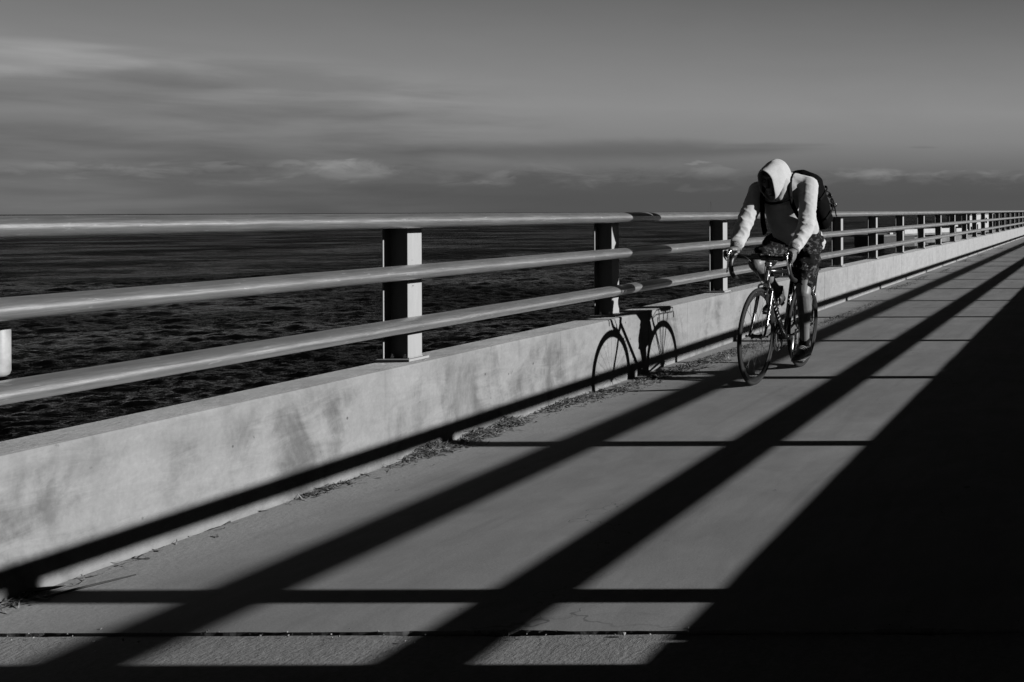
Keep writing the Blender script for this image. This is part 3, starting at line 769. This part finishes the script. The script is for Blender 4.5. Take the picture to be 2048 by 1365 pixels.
# ------------------------------------------------------------------ rider
person = thing('person', 'cyclist in a pale hooded sweatshirt and patterned shorts bent over the handlebar, face in shade', 'person', matrix=MB_)
V = Vector
hipL, hipR = V((.205, .088, .985)), V((.205, -.088, .985))
kneeL, kneeR = V((.425, .135, .60)), V((.635, -.150, .815))
dL, dR = BB+crank_dir(1)*.17, BB+crank_dir(-1)*.17
ballL, ballR = dL+V((0, .125, .028)), dR+V((0, -.122, .028))
ankL, ankR = ballL+V((-.115, .0, .085)), ballR+V((-.105, .018, .120))
shL, shR = V((.545, .185, 1.385)), V((.565, -.175, 1.335))
elL, elR = V((.715, .235, 1.110)), V((.775, -.205, 1.085))
wrL, wrR = V((.885, .205, .930)), V((.885, -.206, .932))
neck = V((.585, .0, 1.40)); HC = V((.655, -.030, 1.430))
hrot = (Matrix.Rotation(R(-15), 3, 'Z') @ Matrix.Rotation(R(17), 3, 'Y'))     # turned to his right and bowed
def hd(x, y, z): return HC + hrot @ V((x, y, z))
bm = bmesh.new()
# trunk
chain(bm, [V((.20, 0, 1.0)), V((.30, 0, 1.10)), V((.42, 0, 1.23)), V((.52, .003, 1.33))], [.125, .125, .14, .135], flat=(1.15, .78), up=(-.75, 0, .66))
chain(bm, [shL, V((.54, .0, 1.375)), shR], [.062, .09, .062]); chain(bm, [V((.54, 0, 1.36)), neck, HC+V((-.03, .0, -.03))], [.07, .056, .056])
for h_, k_, a_ in ((hipL, kneeL, ankL), (hipR, kneeR, ankR)):
    chain(bm, [h_, h_.lerp(k_, .5), k_], [.088, .076, .054])
    cm = k_.lerp(a_, .32)+V((-.020, 0, .004))
    chain(bm, [k_, cm, k_.lerp(a_, .7)+V((-.004, 0, 0)), a_], [.053, .054, .037, .034])
    ellipsoid(bm, k_+V((.018, 0, .004)), (.035, .038, .042))
for a_, b_ in ((ankL, ballL), (ankR, ballR)):
    chain(bm, [a_+V((-.045, 0, -.05)), b_+V((0, 0, .008)), b_+V((.055, 0, .004))], [.03, .032, .024]); capsule(bm, a_, a_+V((-.01, 0, -.04)), .034, .034)
for s_, e_, w_ in ((shL, elL, wrL), (shR, elR, wrR)):
    chain(bm, [s_, s_.lerp(e_, .5), e_], [.056, .050, .041]); chain(bm, [e_, e_.lerp(w_, .3), w_], [.038, .036, .026])
# hands closed on the brake hoods
for sg, w_ in ((1, wrL), (-1, wrR)):
    y = sg*.204
    pal = [V((.885, y, .928)), V((.925, y+sg*.004, .926)), V((.958, y+sg*.010, .925))]
    chain(bm, [w_]+pal, [.027, .026, .026, .022], flat=(1.35, .72), up=(0, 0, 1))
    for i in range(4):
        kx = .985-.019*i; L = (.030, .033, .030, .024)[i]
        k0 = V((kx-.012, y+sg*.022, .922)); k1 = V((kx+.012, y+sg*.037, .908)); k2 = V((kx+.016, y+sg*.036, .908-L)); k3 = V((kx+.010, y+sg*.022, .900-L*1.55))
        chain(bm, [k0, k1, k2, k3], [.0108, .0098, .0088, .0078], seg=10)
    chain(bm, [V((.900, y-sg*.014, .922)), V((.928, y-sg*.034, .910)), V((.958, y-sg*.034, .898)), V((.978, y-sg*.026, .888))], [.015, .0125, .0105, .009], seg=10)
# head with a face
ellipsoid(bm, hd(-.016, 0, .018), (.094, .072, .088), hrot); ellipsoid(bm, hd(.018, 0, -.045), (.072, .060, .070), hrot); ellipsoid(bm, hd(.062, 0, -.092), (.028, .030, .024), hrot)
capsule(bm, hd(.084, 0, .018), hd(.108, 0, -.028), .010, .015, seg=10); ellipsoid(bm, hd(.096, 0, -.034), (.016, .020, .011), hrot)
for sg in (1, -1):
    capsule(bm, hd(.080, sg*.012, .030), hd(.070, sg*.046, .030), .0125, .011, seg=10); ellipsoid(bm, hd(.058, sg*.042, -.022), (.030, .024, .024), hrot)
    ellipsoid(bm, hd(-.012, sg*.070, -.012), (.020, .008, .030), hrot)
for zz, rx in ((-.058, .0085), (-.071, .010)): capsule(bm, hd(.082, -.022, zz), hd(.082, .022, zz), rx, rx, seg=10, flat=(1, .8)); ellipsoid(bm, hd(.086, 0, zz), (.011, .018, .008), hrot)
me = remesh(bm, .0048, 3, .5); body = link('body', me, M['skin'], person)
for sg in (1, -1):
    bm = bmesh.new(); ellipsoid(bm, hd(.070, sg*.032, .006), (.0125, .0125, .0125), seg=12); obj('eye', bm, M['black'], person)
# sweatshirt
def fold(p, amp, f, axis):
    q = Vector((p.x*f, p.y*f, p.z*f)); n = mnoise.noise(q)+.5*mnoise.noise(q*2.1+Vector((3, 1, 7)))
    rdg = 1-abs(mnoise.noise(Vector((p.x*f*.8+4, p.y*f*.8, p.z*f*1.5))))*2
    return amp*(.6*n+.7*rdg*rdg*max(0, rdg))
bm = bmesh.new()
chain(bm, [V((.215, 0, 1.035)), V((.31, 0, 1.125)), V((.42, 0, 1.24)), V((.525, .003, 1.335))], [.142, .148, .160, .150], flat=(1.22, .80), up=(-.75, 0, .66))
chain(bm, [V((.37, 0, 1.035)), V((.465, .0, 1.12)), V((.53, 0, 1.22)), V((.55, 0, 1.31))], [.105, .108, .108, .10], flat=(1.25, .78), up=(-.95, -.10, .3))      # the front hangs away
chain(bm, [shL+V((-.01, -.02, .0)), V((.54, .0, 1.39)), shR+V((-.01, .02, 0))], [.075, .098, .075]); chain(bm, [V((.53, 0, 1.37)), neck+V((.0, 0, .0))], [.09, .080])
for s_, e_, w_ in ((shL, elL, wrL), (shR, elR, wrR)):
    cuff = e_.lerp(w_, .86); sag = V((-.012, 0, -.012))
    chain(bm, [s_, s_.lerp(e_, .5)+sag*.4, e_+sag*.5], [.072, .063, .054]); chain(bm, [e_+sag*.5, e_.lerp(w_, .45)+sag, cuff], [.054, .051, .038])
    capsule(bm, e_.lerp(w_, .80), cuff+(w_-e_).normalized()*.012, .043, .037)
me = remesh(bm, .0085, 4, .5)
def wr(p):
    dE = min((p-elL).length, (p-elR).length); dA = min((p-elL.lerp(wrL, .6)).length, (p-elR.lerp(wrR, .6)).length)
    k = .4+1.3*max(0, 1-min(dE, dA)/.17)
    return fold(p, .0100*k, 15, 0)
displace(me, wr); hood_shirt = link('hooded_sweatshirt', me, M['hoodie'], person)
for sg, e_, w_ in ((1, elL, wrL), (-1, elR, wrR)):
    bm = bmesh.new(); t = (w_-e_).normalized(); c0 = e_.lerp(w_, .86)
    tube(bm, [c0-t*.004, c0+t*.006, c0+t*.03, c0+t*.036], [.041, .0425, .0405, .036], 20, cap=False); bmesh.ops.solidify(bm, geom=bm.faces[:], thickness=.003)
    obj('cuff', bm, M['hoodie'], hood_shirt)
# hem flap blown out at the left hip
bm = bmesh.new()
chain(bm, [V((.18, .13, 1.05)), V((.15, .165, .985)), V((.13, .17, .945))], [.06, .05, .035], flat=(1.0, .45), up=(0, 1, 0)); me = remesh(bm, .008, 3)
displace(me, lambda p: fold(p, .008, 24, 0)); link('hem', me, M['hoodie'], hood_shirt)
# hood: rings from the face opening back over the skull and down to the neck
bm = bmesh.new(); NS, NR = 40, 16; rings = []
for j in range(NR+1):
    t = j/NR
    row = []
    for k in range(NS):
        a = 2*math.pi*k/NS; ca, sa = math.cos(a), math.sin(a)      # a = 90 deg is the crown
        if t < .62:
            q = t/.62
            cx = .112-.175*q + (.014*max(0, sa)-.040*max(0, -sa)**1.4)*(1-q)
            wy = .062+.026*min(1, q*1.5)**.7; hz = .100+.032*min(1, q*1.4)**.8
            cz = -.012+.006*q
        else:
            q = (t-.62)/.38; e = math.cos(q*math.pi/2)
            cx = -.063-.075*math.sin(q*math.pi/2); wy = .088*max(e, .02); hz = .132*max(e, .02); cz = -.006-.020*q
        dn = 1.34 if sa < 0 else 1.0
        sa = math.copysign(abs(sa)**(.78 if sa > 0 else 1.0), sa)
        ca = math.copysign(abs(ca)**.9, ca)
        p = hd(cx, wy*ca, cz+hz*sa*dn)
        row.append(bm.verts.new(p))
    rings.append(row)
for a_, b_ in zip(rings, rings[1:]):
    for k in range(NS): bm.faces.new((a_[k], b_[k], b_[(k+1) % NS], a_[(k+1) % NS]))
bm.faces.new(rings[-1])
bmesh.ops.recalc_face_normals(bm, faces=bm.faces)
me = bpy.data.meshes.new('hood'); bm.to_mesh(me); bm.free()
displace(me, lambda p: fold(p, .0055, 13, 0))
hood = link('hood', me, M['hoodie'], hood_shirt)
md = hood.modifiers.new('th', 'SOLIDIFY'); md.thickness = .006; md.offset = -1
md = hood.modifiers.new('ss', 'SUBSURF'); md.levels = 1; md.render_levels = 1
# hood collar joins the shirt
bm = bmesh.new(); chain(bm, [hd(-.03, 0, -.125), V((.60, -.006, 1.385)), V((.565, 0, 1.375))], [.085, .098, .11], flat=(1.05, .9), up=(-.7, 0, .7))
chain(bm, [hd(.0, .070, -.085), hd(.035, .050, -.135), V((.640, .055, 1.315)), V((.62, .02, 1.27))], [.036, .036, .036, .028]); chain(bm, [hd(-.04, .075, -.08), V((.58, .10, 1.36)), V((.60, .06, 1.30))], [.045, .045, .035]); chain(bm, [hd(.02, -.075, -.10), V((.63, -.06, 1.325)), V((.61, -.02, 1.29))], [.03, .034, .03])
me = remesh(bm, .008, 4); displace(me, lambda p: fold(p, .004, 12, 0)); link('collar', me, M['hoodie'], hood_shirt)
# shorts
bm = bmesh.new()
chain(bm, [V((.16, 0, .985)), V((.23, 0, 1.03)), V((.27, 0, 1.06))], [.13, .135, .12], flat=(1.2, .85), up=(-.75, 0, .66))
for h_, k_, f_ in ((hipL, kneeL, .76), (hipR, kneeR, .80)):
    e_ = h_.lerp(k_, f_)
    chain(bm, [h_, h_.lerp(k_, .42)+V((-.005, 0, -.008)), e_+V((-.006, 0, -.010))], [.108, .094, .076], flat=(1.0, 1.0), up=(0, 0, 1))
    capsule(bm, h_.lerp(k_, .66), h_.lerp(k_, f_+.03)+V((-.008, 0, -.012)), .080, .073)
me = remesh(bm, .0085, 3); displace(me, lambda p: fold(p, .015, 15, 0)+.006*math.sin(p.z*78+4*mnoise.noise(p*9))); link('shorts', me, M['shorts'], person)
# shoes and socks
for a_, b_ in ((ankL, ballL), (ankR, ballR)):
    bm = bmesh.new()
    chain(bm, [a_+V((-.05, 0, -.052)), a_.lerp(b_, .5)+V((0, 0, -.012)), b_+V((.0, 0, .012)), b_+V((.07, 0, .004))], [.042, .043, .042, .032], flat=(1, .92))
    capsule(bm, a_+V((-.008, 0, .004)), a_+V((-.022, 0, -.05)), .043, .044)
    me = remesh(bm, .006, 4); sh = link('shoe', me, M['shoe'], person)
    bm = bmesh.new(); chain(bm, [a_+V((-.052, 0, -.088)), b_+V((0, 0, -.016)), b_+V((.075, 0, -.012))], [.036, .045, .034], flat=(1, .30), up=(.35, 0, 1)); obj('sole', bm, M['sole'], sh)
    bm = bmesh.new(); c_ = a_.lerp(b_, .62)
    for q in (-.018, .004, .026): torus(bm, c_+V((q, 0, .004-q*.3)), V((1, 0, -.45)), .0415, .0035, 20, 6, a0=0, a1=2*math.pi)
    obj('lace', bm, M['shoetrim'], sh)
    bm = bmesh.new(); tube(bm, [a_+V((.0, 0, -.012)), a_+V((.004, 0, .045))], [.0395, .0385], 18, cap=False); bmesh.ops.solidify(bm, geom=bm.faces[:], thickness=.003); obj('sock', bm, M['sock'], person)

# ------------------------------------------------------------------ backpack
pk = thing('backpack', 'black backpack with dangling straps worn on the back of the cyclist', 'backpack', matrix=MB_ @ Matrix.Translation((.235, .070, 1.280)) @ Matrix.Rotation(R(-8), 4, 'Z') @ Matrix.Rotation(R(38), 4, 'Y'))
bm = bmesh.new(); box(bm, (-.085, -.155, -.235), (.085, .155, .20), .06, 4); ellipsoid(bm, (-.045, 0, -.10), (.085, .13, .15)); ellipsoid(bm, (-.01, 0, .16), (.095, .15, .085))
me = remesh(bm, .0095, 5); displace(me, lambda p: .010*mnoise.noise(p*11)+.004*mnoise.noise(p*30)); link('body', me, M['pack'], pk)
bm = bmesh.new(); box(bm, (-.155, -.10, -.20), (-.075, .10, -.01), .035, 3); me = remesh(bm, .008, 4); displace(me, lambda p: .006*mnoise.noise(p*18)); link('front_pocket', me, M['pack'], pk)
bm = bmesh.new(); tube(bm, spline([(.05, -.035, .235), (.055, -.03, .285), (.06, .03, .285), (.05, .035, .235)], 6), .010, 8, sy=.5); obj('handle', bm, M['strap'], pk)
for sg in (1, -1):
    bm = bmesh.new()
    for zz in (-.12, .06): tube(bm, spline([(.07, sg*.155, zz), (0, sg*.166, zz+.006), (-.085, sg*.15, zz), (-.11, sg*.12, zz-.01)], 4), .011, 8, sx=.35)
    obj('side_strap', bm, M['strap'], pk)
bm = bmesh.new()
for k, (yy, zz) in enumerate(((.120, .03), (.126, -.02), (.122, -.09))):
    tube(bm, spline([(-.09, yy, zz), (-.12, yy+.02, zz-.05), (-.10, yy+.026, zz-.11), (-.125, yy+.012, zz-.15)], 5), .0045, 6)
    torus(bm, (-.105, yy+.018, zz-.06), (0, 1, .4), .016, .0035, 16, 6)
obj('loose_strap', bm, M['strap'], pk)
bm = bmesh.new(); torus(bm, (-.12, .145, -.13), (1, .4, 0), .018, .004, 18, 8); box(bm, (-.135, .12, -.06), (-.115, .145, -.035), .003); obj('buckle', bm, M['chrome'], pk)
IM = pk.matrix_world.inverted() @ MB_
def st(name, pts, r, sx):
    bm = bmesh.new(); tube(bm, [IM @ V(p) for p in spline(pts, 6)], r, 10, sx=sx, sy=1.0); o_ = obj(name, bm, M['strap'], pk); return o_
st('shoulder_strap', [(.36, .10, 1.37), (.46, .088, 1.435), (.55, .080, 1.448), (.632, .082, 1.375), (.652, .105, 1.26), (.59, .140, 1.16), (.46, .172, 1.09)], .032, .42)
st('shoulder_strap', [(.40, -.10, 1.38), (.50, -.105, 1.438), (.60, -.108, 1.415), (.662, -.108, 1.32), (.652, -.112, 1.22), (.615, -.118, 1.12), (.555, -.122, 1.04)], .034, .42)
st('chest_strap', [(.672, .115, 1.30), (.695, .04, 1.262), (.695, -.05, 1.252), (.682, -.112, 1.28)], .011, .4)

# ------------------------------------------------------------------ pale bent pipe beside the nearest post
Zp = 3.90
bm = bmesh.new(); e0, e1 = at(2, 744, Zp), at(0, 677, Zp)
pr = .034
cx = e0.x-.012
pp = [Vector((cx, Zp, e0.z-.016)), Vector((cx, Zp, e0.z-.009)), Vector((cx, Zp, e0.z+.002)), Vector((cx, Zp, e1.z+pr-.007)), Vector((cx, Zp, e1.z+pr-.002)), Vector((cx, Zp, e1.z+pr))]
ph = [Vector((cx-.002, Zp, e1.z)), Vector((cx-.12, Zp, e1.z)), Vector((cx-.34, Zp, e1.z))]
pt = thing('bent_pipe', 'pale painted pipe elbow between the two lower rails at the left edge', 'pipe', tuple(e0))
tube(bm, [p-e0 for p in pp], [pr*.62, pr*.90, pr, pr, pr*.93, pr*.84], 24); obj('stub', bm, M['pipe'], pt)
bm = bmesh.new(); tube(bm, [p-e0 for p in ph], pr*.96, 24); obj('arm', bm, M['pipe'], pt)
q = ph[-1]-e0
bm = bmesh.new(); box(bm, (q.x-.012, -.06, q.z-.06), (q.x, .06, q.z+.06), .004); obj('flange', bm, M['pipe'], pt, smooth=False)
bm = bmesh.new(); box(bm, (q.x-.10, -.028, HL-e0.z+.001), (q.x-.013, .028, q.z+.05), .004); obj('bracket', bm, M['post'], pt, smooth=False)

# ------------------------------------------------------------------ dry leaves and seaweed along the wall
def litter():
    rr = random.Random(3); bm = bmesh.new(); bs = bmesh.new()
    def leaf(x, y, z, L, w, m):
        a = rr.uniform(0, math.pi*2) if rr.random() < .35 else rr.gauss(math.pi/2+.3, .5)
        pit = rr.gauss(0, .16); c, s_ = math.cos(a), math.sin(a); curl = rr.uniform(-.5, .8); tw = rr.uniform(-.7, .7)
        b = m; prev = None; n = 4
        for i in range(n+1):
            t = i/n-.5; ww = w*(1-(2*abs(t))**1.8)*.5+.0006
            px, py = x+c*t*L, y+s_*t*L; pz = z+math.sin(pit)*t*L+curl*(t*t)*L*.5
            k = tw*t*2
            v = (b.verts.new((px-s_*ww*math.cos(k), py+c*ww*math.cos(k), max(.0015, pz+ww*math.sin(k)))), b.verts.new((px+s_*ww*math.cos(k), py-c*ww*math.cos(k), max(.0015, pz-ww*math.sin(k)))))
            if prev: b.faces.new((prev[0], prev[1], v[1], v[0]))
            prev = v
    clumps = []
    def cl(p, n, sy, sx, hgt):
        x, y = ground(*p); clumps.append((max(x, XW+.03), y, n, sy, sx, hgt))
    cl((650, 981), 150, .09, .03, .02)
    cl((850, 905), 520, .12, .05, .055); cl((905, 895), 160, .10, .07, .03); cl((965, 873), 430, .09, .045, .055); cl((1020, 850), 360, .10, .045, .055)
    cl((1130, 808), 320, .22, .06, .035); cl((1180, 795), 220, .25, .07, .025); cl((1230, 785), 160, .25, .08, .02)
    for px, py in ((1290, 762), (1330, 748), (1365, 738), (1400, 727), (1430, 716), (1460, 706), (1490, 697)): cl((px, py), 250, .30, .10, .018)
    for px, py in ((1660, 642), (1690, 632), (1735, 612), (1790, 577), (1815, 570), (1845, 556), (1890, 542), (1930, 522), (1960, 512), (2000, 498)): cl((px, py), 170, .5, .07, .03)
    cl((40, 1199), 60, .06, .04, .02); cl((10, 1207), 40, .06, .05, .015); cl((190, 1128), 14, .15, .05, .008); cl((400, 1062), 10, .3, .05, .004); cl((760, 945), 24, .15, .05, .008)
    for x, y, n, sy, sx, hg in clumps:
        for _ in range(n):
            dx = abs(rr.gauss(0, sx)); yy = y+rr.gauss(0, sy)
            z = .003+.85*hg*rr.random()*max(0, 1-dx/(2.2*sx))*max(0, 1-abs(yy-y)/(2.2*sy))
            xx = min(x+dx-.6*sx, x+.4)
            xx = max(xx, XW+.006+rr.random()*.02)
            r = rr.random()
            tgt = bm if r < .62 else bs
            if r < .5: leaf(xx, yy, z, rr.uniform(.03, .07), rr.uniform(.006, .014), tgt)
            else: leaf(xx, yy, z, rr.uniform(.03, .11), rr.uniform(.0022, .005), tgt)
    y = 3.0
    while y < 60:                                   # thin scatter between the clumps
        y += rr.expovariate(3)
        leaf(XW+.01+abs(rr.gauss(0, .10)), y, .003, rr.uniform(.012, .04), rr.uniform(.002, .006), bm if rr.random() < .6 else bs)
    for _ in range(120): leaf(rr.uniform(XW+.1, XR-.2), rr.uniform(3.2, 22), .002, rr.uniform(.008, .025), rr.uniform(.002, .006), bm)
    obj('leaf_litter', bm, M['leaf'], smooth=False, kind='stuff'); obj('straw_litter', bs, M['leafpale'], smooth=False, kind='stuff')
    # crumbs of concrete along the joint
    bc = bmesh.new()
    for _ in range(110):
        x = rr.uniform(XW, XR); y = 3.455+rr.gauss(0, .03); r = rr.uniform(.001, .0032)*(2 if rr.random() < .05 else 1)
        mtx = Matrix.Translation((x, y, r*.5)) @ Matrix.Rotation(rr.uniform(0, 6), 4, (1, rr.random(), rr.random())) @ Matrix.Diagonal((r*rr.uniform(.8, 2), r, r*.8, 1))
        bmesh.ops.create_icosphere(bc, subdivisions=1, radius=1.0, matrix=mtx)
    obj('crumbs', bc, M['coarse'], smooth=False, kind='stuff')
litter()
def ground_thing(name, label, cat, px, py, build):
    x, y = ground(px, py); bm = bmesh.new(); build(bm); o = obj(name, bm, M['darkwood' if name == 'twig' else 'leaf'], smooth=True, label=label, category=cat); o.location = (x, y, .003); return o
ground_thing('twig', 'thin dark twig lying on the deck near the bottom left corner', 'twig', 176, 1178, lambda bm: tube(bm, [(-.055, -.10, .001), (-.02, -.03, .004), (.0, .02, .003), (.03, .07, .005), (.05, .13, .003)], [.0035, .004, .0035, .003, .002], 7))
def big_leaf(bm):
    prev = None
    for i in range(8):
        t = i/7-.5; w = .014*(1-(2*abs(t))**2)+.0008; z = .006+.05*t*t
        v = (bm.verts.new((t*.05-w, t*.15, z+w*.8)), bm.verts.new((t*.05, t*.15, z)), bm.verts.new((t*.05+w, t*.15, z+w*.6)))
        if prev: bm.faces.new((prev[0], prev[1], v[1], v[0])); bm.faces.new((prev[1], prev[2], v[2], v[1]))
        prev = v
ground_thing('dry_leaf', 'curled dark leaf lying at the wall foot above the twig', 'leaf', 222, 1123, big_leaf)
ground_thing('dry_leaf', 'curled dark leaf lying in the post shadow left of the twig', 'leaf', 70, 1191, big_leaf).rotation_euler = (0, 0, -.9)

# ------------------------------------------------------------------ concrete landing with white sheds beside the far end of the pier
Lu = Vector((.33, .944, 0)).normalized(); L0 = Vector(((1770-2200)/2440.0*205.0, 205.0, SEA))
def lp_(px):                                     # where the sight line of a photo column meets the landing's front
    k = (px-2200)/2440.0; t_ = (k*L0.y-L0.x)/(Lu.x-Lu.y*k); return t_, L0.y+Lu.y*t_
land = thing('landing', 'long low landing on dark piles with a white parapet, seen through the far railing', 'landing', tuple(L0))
land.rotation_euler = (0, 0, math.atan2(Lu.y, Lu.x))
def lz(px, py): return at(px, py, lp_(px)[1]).z-SEA
def lbox(name, px0, px1, py0, py1, d0, d1, m, parent, bev=0):
    bm = bmesh.new(); box(bm, (lp_(px0)[0], d0, lz(px0, py1)), (lp_(px1)[0], d1, lz(px0, py0)), bev); return obj(name, bm, m, parent, smooth=False)
lbox('deck', 1768, 2040, 470, 474, 0, 10, M['greycon'], land)
lbox('fender_wall', 1771, 1832, 474.2, 505, .3, 6, M['darkwood'], land)
lbox('fender_wall', 1834, 1856, 474.2, 505, .5, 6, M['greycon'], land)
lbox('fender_wall', 1858, 1985, 474.2, 486, .6, 7, M['greycon'], land)
for k in range(9): lbox('pile', 1862+k*26, 1866+k*26, 474.3, 512, 1.0, 1.5, M['darkwood'], land)
lbox('parapet', 1810, 1903, 459.5, 469.8, .1, .4, M['whitepaint'], land)
lbox('parapet', 1914, 1932, 457, 469.8, .15, .45, M['whitepaint'], land)
lbox('curb', 1782, 1788, 466, 469.8, .2, .8, M['whitepaint'], land)
lbox('handrail', 1776, 1812, 462, 462.8, .2, .28, M['darkwood'], land)
for px in (1777, 1794, 1811): lbox('rail_post', px, px+.8, 462.9, 469.7, .2, .3, M['darkwood'], land)
def shed(px0, px1, py0, py1, d0, label, wins):
    tm = (lp_(px0)[0]+lp_(px1)[0])/2; w = lp_(px1)[0]-lp_(px0)[0]; h = lz(px0, py0)-lz(px0, py1)
    nr = Vector((-Lu.y, Lu.x, 0)); t_ = thing('shed', label, 'shed', tuple(L0+Lu*tm+nr*d0+Vector((0, 0, lz(px0, py1)))))
    t_.rotation_euler = land.rotation_euler
    bm = bmesh.new(); box(bm, (-w/2, 0, 0), (w/2, 5, h)); obj('wall', bm, M['whitepaint'], t_, smooth=False)
    bm = bmesh.new(); box(bm, (-w/2-.2, -.25, h+.003), (w/2+.2, 5.2, h+.16)); obj('roof', bm, M['greycon'], t_, smooth=False)
    for x0, x1, z0, z1 in wins:
        bm = bmesh.new(); box(bm, (-w/2+x0*w, -.03, z0*h), (-w/2+x1*w, -.003, z1*h)); obj('window', bm, M['window'], t_, smooth=False)
shed(1958, 1972, 431, 466.5, 2.0, 'white shed with a dark window band on the far landing, left of the two', [(.1, .9, .18, .36), (.1, .9, .60, .68)])
shed(1975.5, 2012, 429, 465.5, 3.0, 'wide white shed with dark doors on the far landing, right of the two', [(.06, .2, .05, .45), (.34, .46, .5, .8), (.56, .68, .5, .8), (.78, .92, .05, .45)])
lbox('crane_post', 1938, 1940, 440, 469.7, 1, 1.3, M['darkwood'], land)
lbox('locker', 1940.5, 1945, 450, 458, 1.2, 2, M['whitepaint'], land); lbox('locker', 1936, 1941, 459, 469.6, .6, 1.6, M['whitepaint'], land)
lbox('awning', 1914, 1930, 450.5, 454, 1.5, 4, M['whitepaint'], land); lbox('awning_post', 1922, 1922.6, 454.1, 469.7, 1.6, 1.7, M['darkwood'], land)

# ------------------------------------------------------------------ boats out on the horizon
def hull(bm, L, B_, D, fl=.25):
    rows = []
    for i in range(9):
        t = i/8; w = B_*.5*(math.sin(min(1, (1-t)*1.6)*math.pi/2)**.8 if t > .37 else 1)*max(.02, 1 if t < 1 else .02)
        sh = D*(1+fl*t*t)
        rows.append([bm.verts.new((-L/2+L*t, -w, sh)), bm.verts.new((-L/2+L*t*.97, -w*.75, -.2)), bm.verts.new((-L/2+L*t*.97, w*.75, -.2)), bm.verts.new((-L/2+L*t, w, sh))])
    for a, b in zip(rows, rows[1:]):
        for k in range(3): bm.faces.new((a[k], b[k], b[k+1], a[k+1]))
        bm.faces.new((a[3], b[3], b[0], a[0]))
    bm.faces.new(rows[0][::-1]); bm.faces.new(rows[-1]); bmesh.ops.recalc_face_normals(bm, faces=bm.faces)
def boat(px, Z, L, label, cat, name, hm, kids, rot=0.0):
    x = (px-2200)/2440.0*Z
    t_ = thing(name, label, cat, (x, Z, SEA)); t_.rotation_euler = (0, 0, rot)
    bm = bmesh.new(); hull(bm, L, L*.28, L*.075); obj('hull', bm, hm, t_)
    for nm, lo, hi, m_ in kids:
        bm = bmesh.new(); box(bm, tuple(v*L for v in lo), tuple(v*L for v in hi), .002*L); obj(nm, bm, m_, t_, smooth=False)
    return t_
boat(968, 1500, 7.5, 'small dark motor boat on the horizon left of the second post', 'boat', 'motor_boat', M['darkhull'],
     [('cabin', (-.12, -.09, .076), (.12, .09, .30), M['darkhull']), ('console', (-.36, -.06, .076), (-.26, .06, .20), M['darkhull']), ('windscreen', (.123, -.08, .12), (.15, .08, .24), M['window'])], .15)
b2 = boat(843, 1500, 6.0, 'tiny pale speedboat with a long white wake on the horizon above the first post', 'boat', 'speedboat', M['hull'],
     [('windscreen', (-.05, -.08, .076), (.02, .08, .15), M['window'])], 0.05)
bm = bmesh.new(); ln = []
for i in range(12):
    t = i/11; w = .4+2.2*t; z = .9*(1-t)+.05; ln.append((bm.verts.new((-3-20*t, -w, .03)), bm.verts.new((-3-20*t, 0, z)), bm.verts.new((-3-20*t, w, .03))))
for a, b in zip(ln, ln[1:]): bm.faces.new((a[0], b[0], b[1], a[1])); bm.faces.new((a[1], b[1], b[2], a[2]))
obj('wake', bm, M['foam'], b2)
b3 = boat(1421, 1300, 9.0, 'sailboat with bare mast on the horizon left of the cyclist', 'sailboat', 'sailboat', M['darkhull'], [('cabin', (-.16, -.08, .076), (.12, .08, .13), M['darkhull'])], .1)
bm = bmesh.new(); tube(bm, [(.4, 0, .7), (.4, 0, 17.0)], [.16, .10], 8); obj('mast', bm, M['darkwood'], b3)
bm = bmesh.new(); tube(bm, [(.3, 0, 1.9), (-3.6, 0, 1.8)], .12, 8); obj('boom', bm, M['darkwood'], b3)
bm = bmesh.new(); tube(bm, [(.4, 0, 16.8), (4.3, 0, .9)], .03, 5); tube(bm, [(.4, 0, 16.8), (-4.3, 0, .8)], .03, 5); obj('stay', bm, M['darkwood'], b3)
boat(1449, 1300, 5.5, 'low white boat on the horizon right of the sailboat', 'boat', 'motor_boat', M['hull'], [('cabin', (-.1, -.08, .076), (.14, .08, .17), M['hull'])], 0)
b4 = boat(1943, 1100, 12, 'dark fishing boat with masts on the horizon above the far railing', 'boat', 'fishing_boat', M['darkhull'],
     [('wheelhouse', (.05, -.1, .08), (.26, .1, .26), M['darkhull']), ('cabin', (-.12, -.1, .08), (.045, .1, .17), M['hull']), ('winch', (-.42, -.06, .08), (-.32, .06, .2), M['darkhull'])], math.pi)
for xx, zt in ((-1.5, 7.5), (3.6, 5.5)):
    bm = bmesh.new(); tube(bm, [(xx, 0, .9), (xx-.5, 0, zt)], [.14, .08], 6); obj('mast', bm, M['darkwood'], b4)
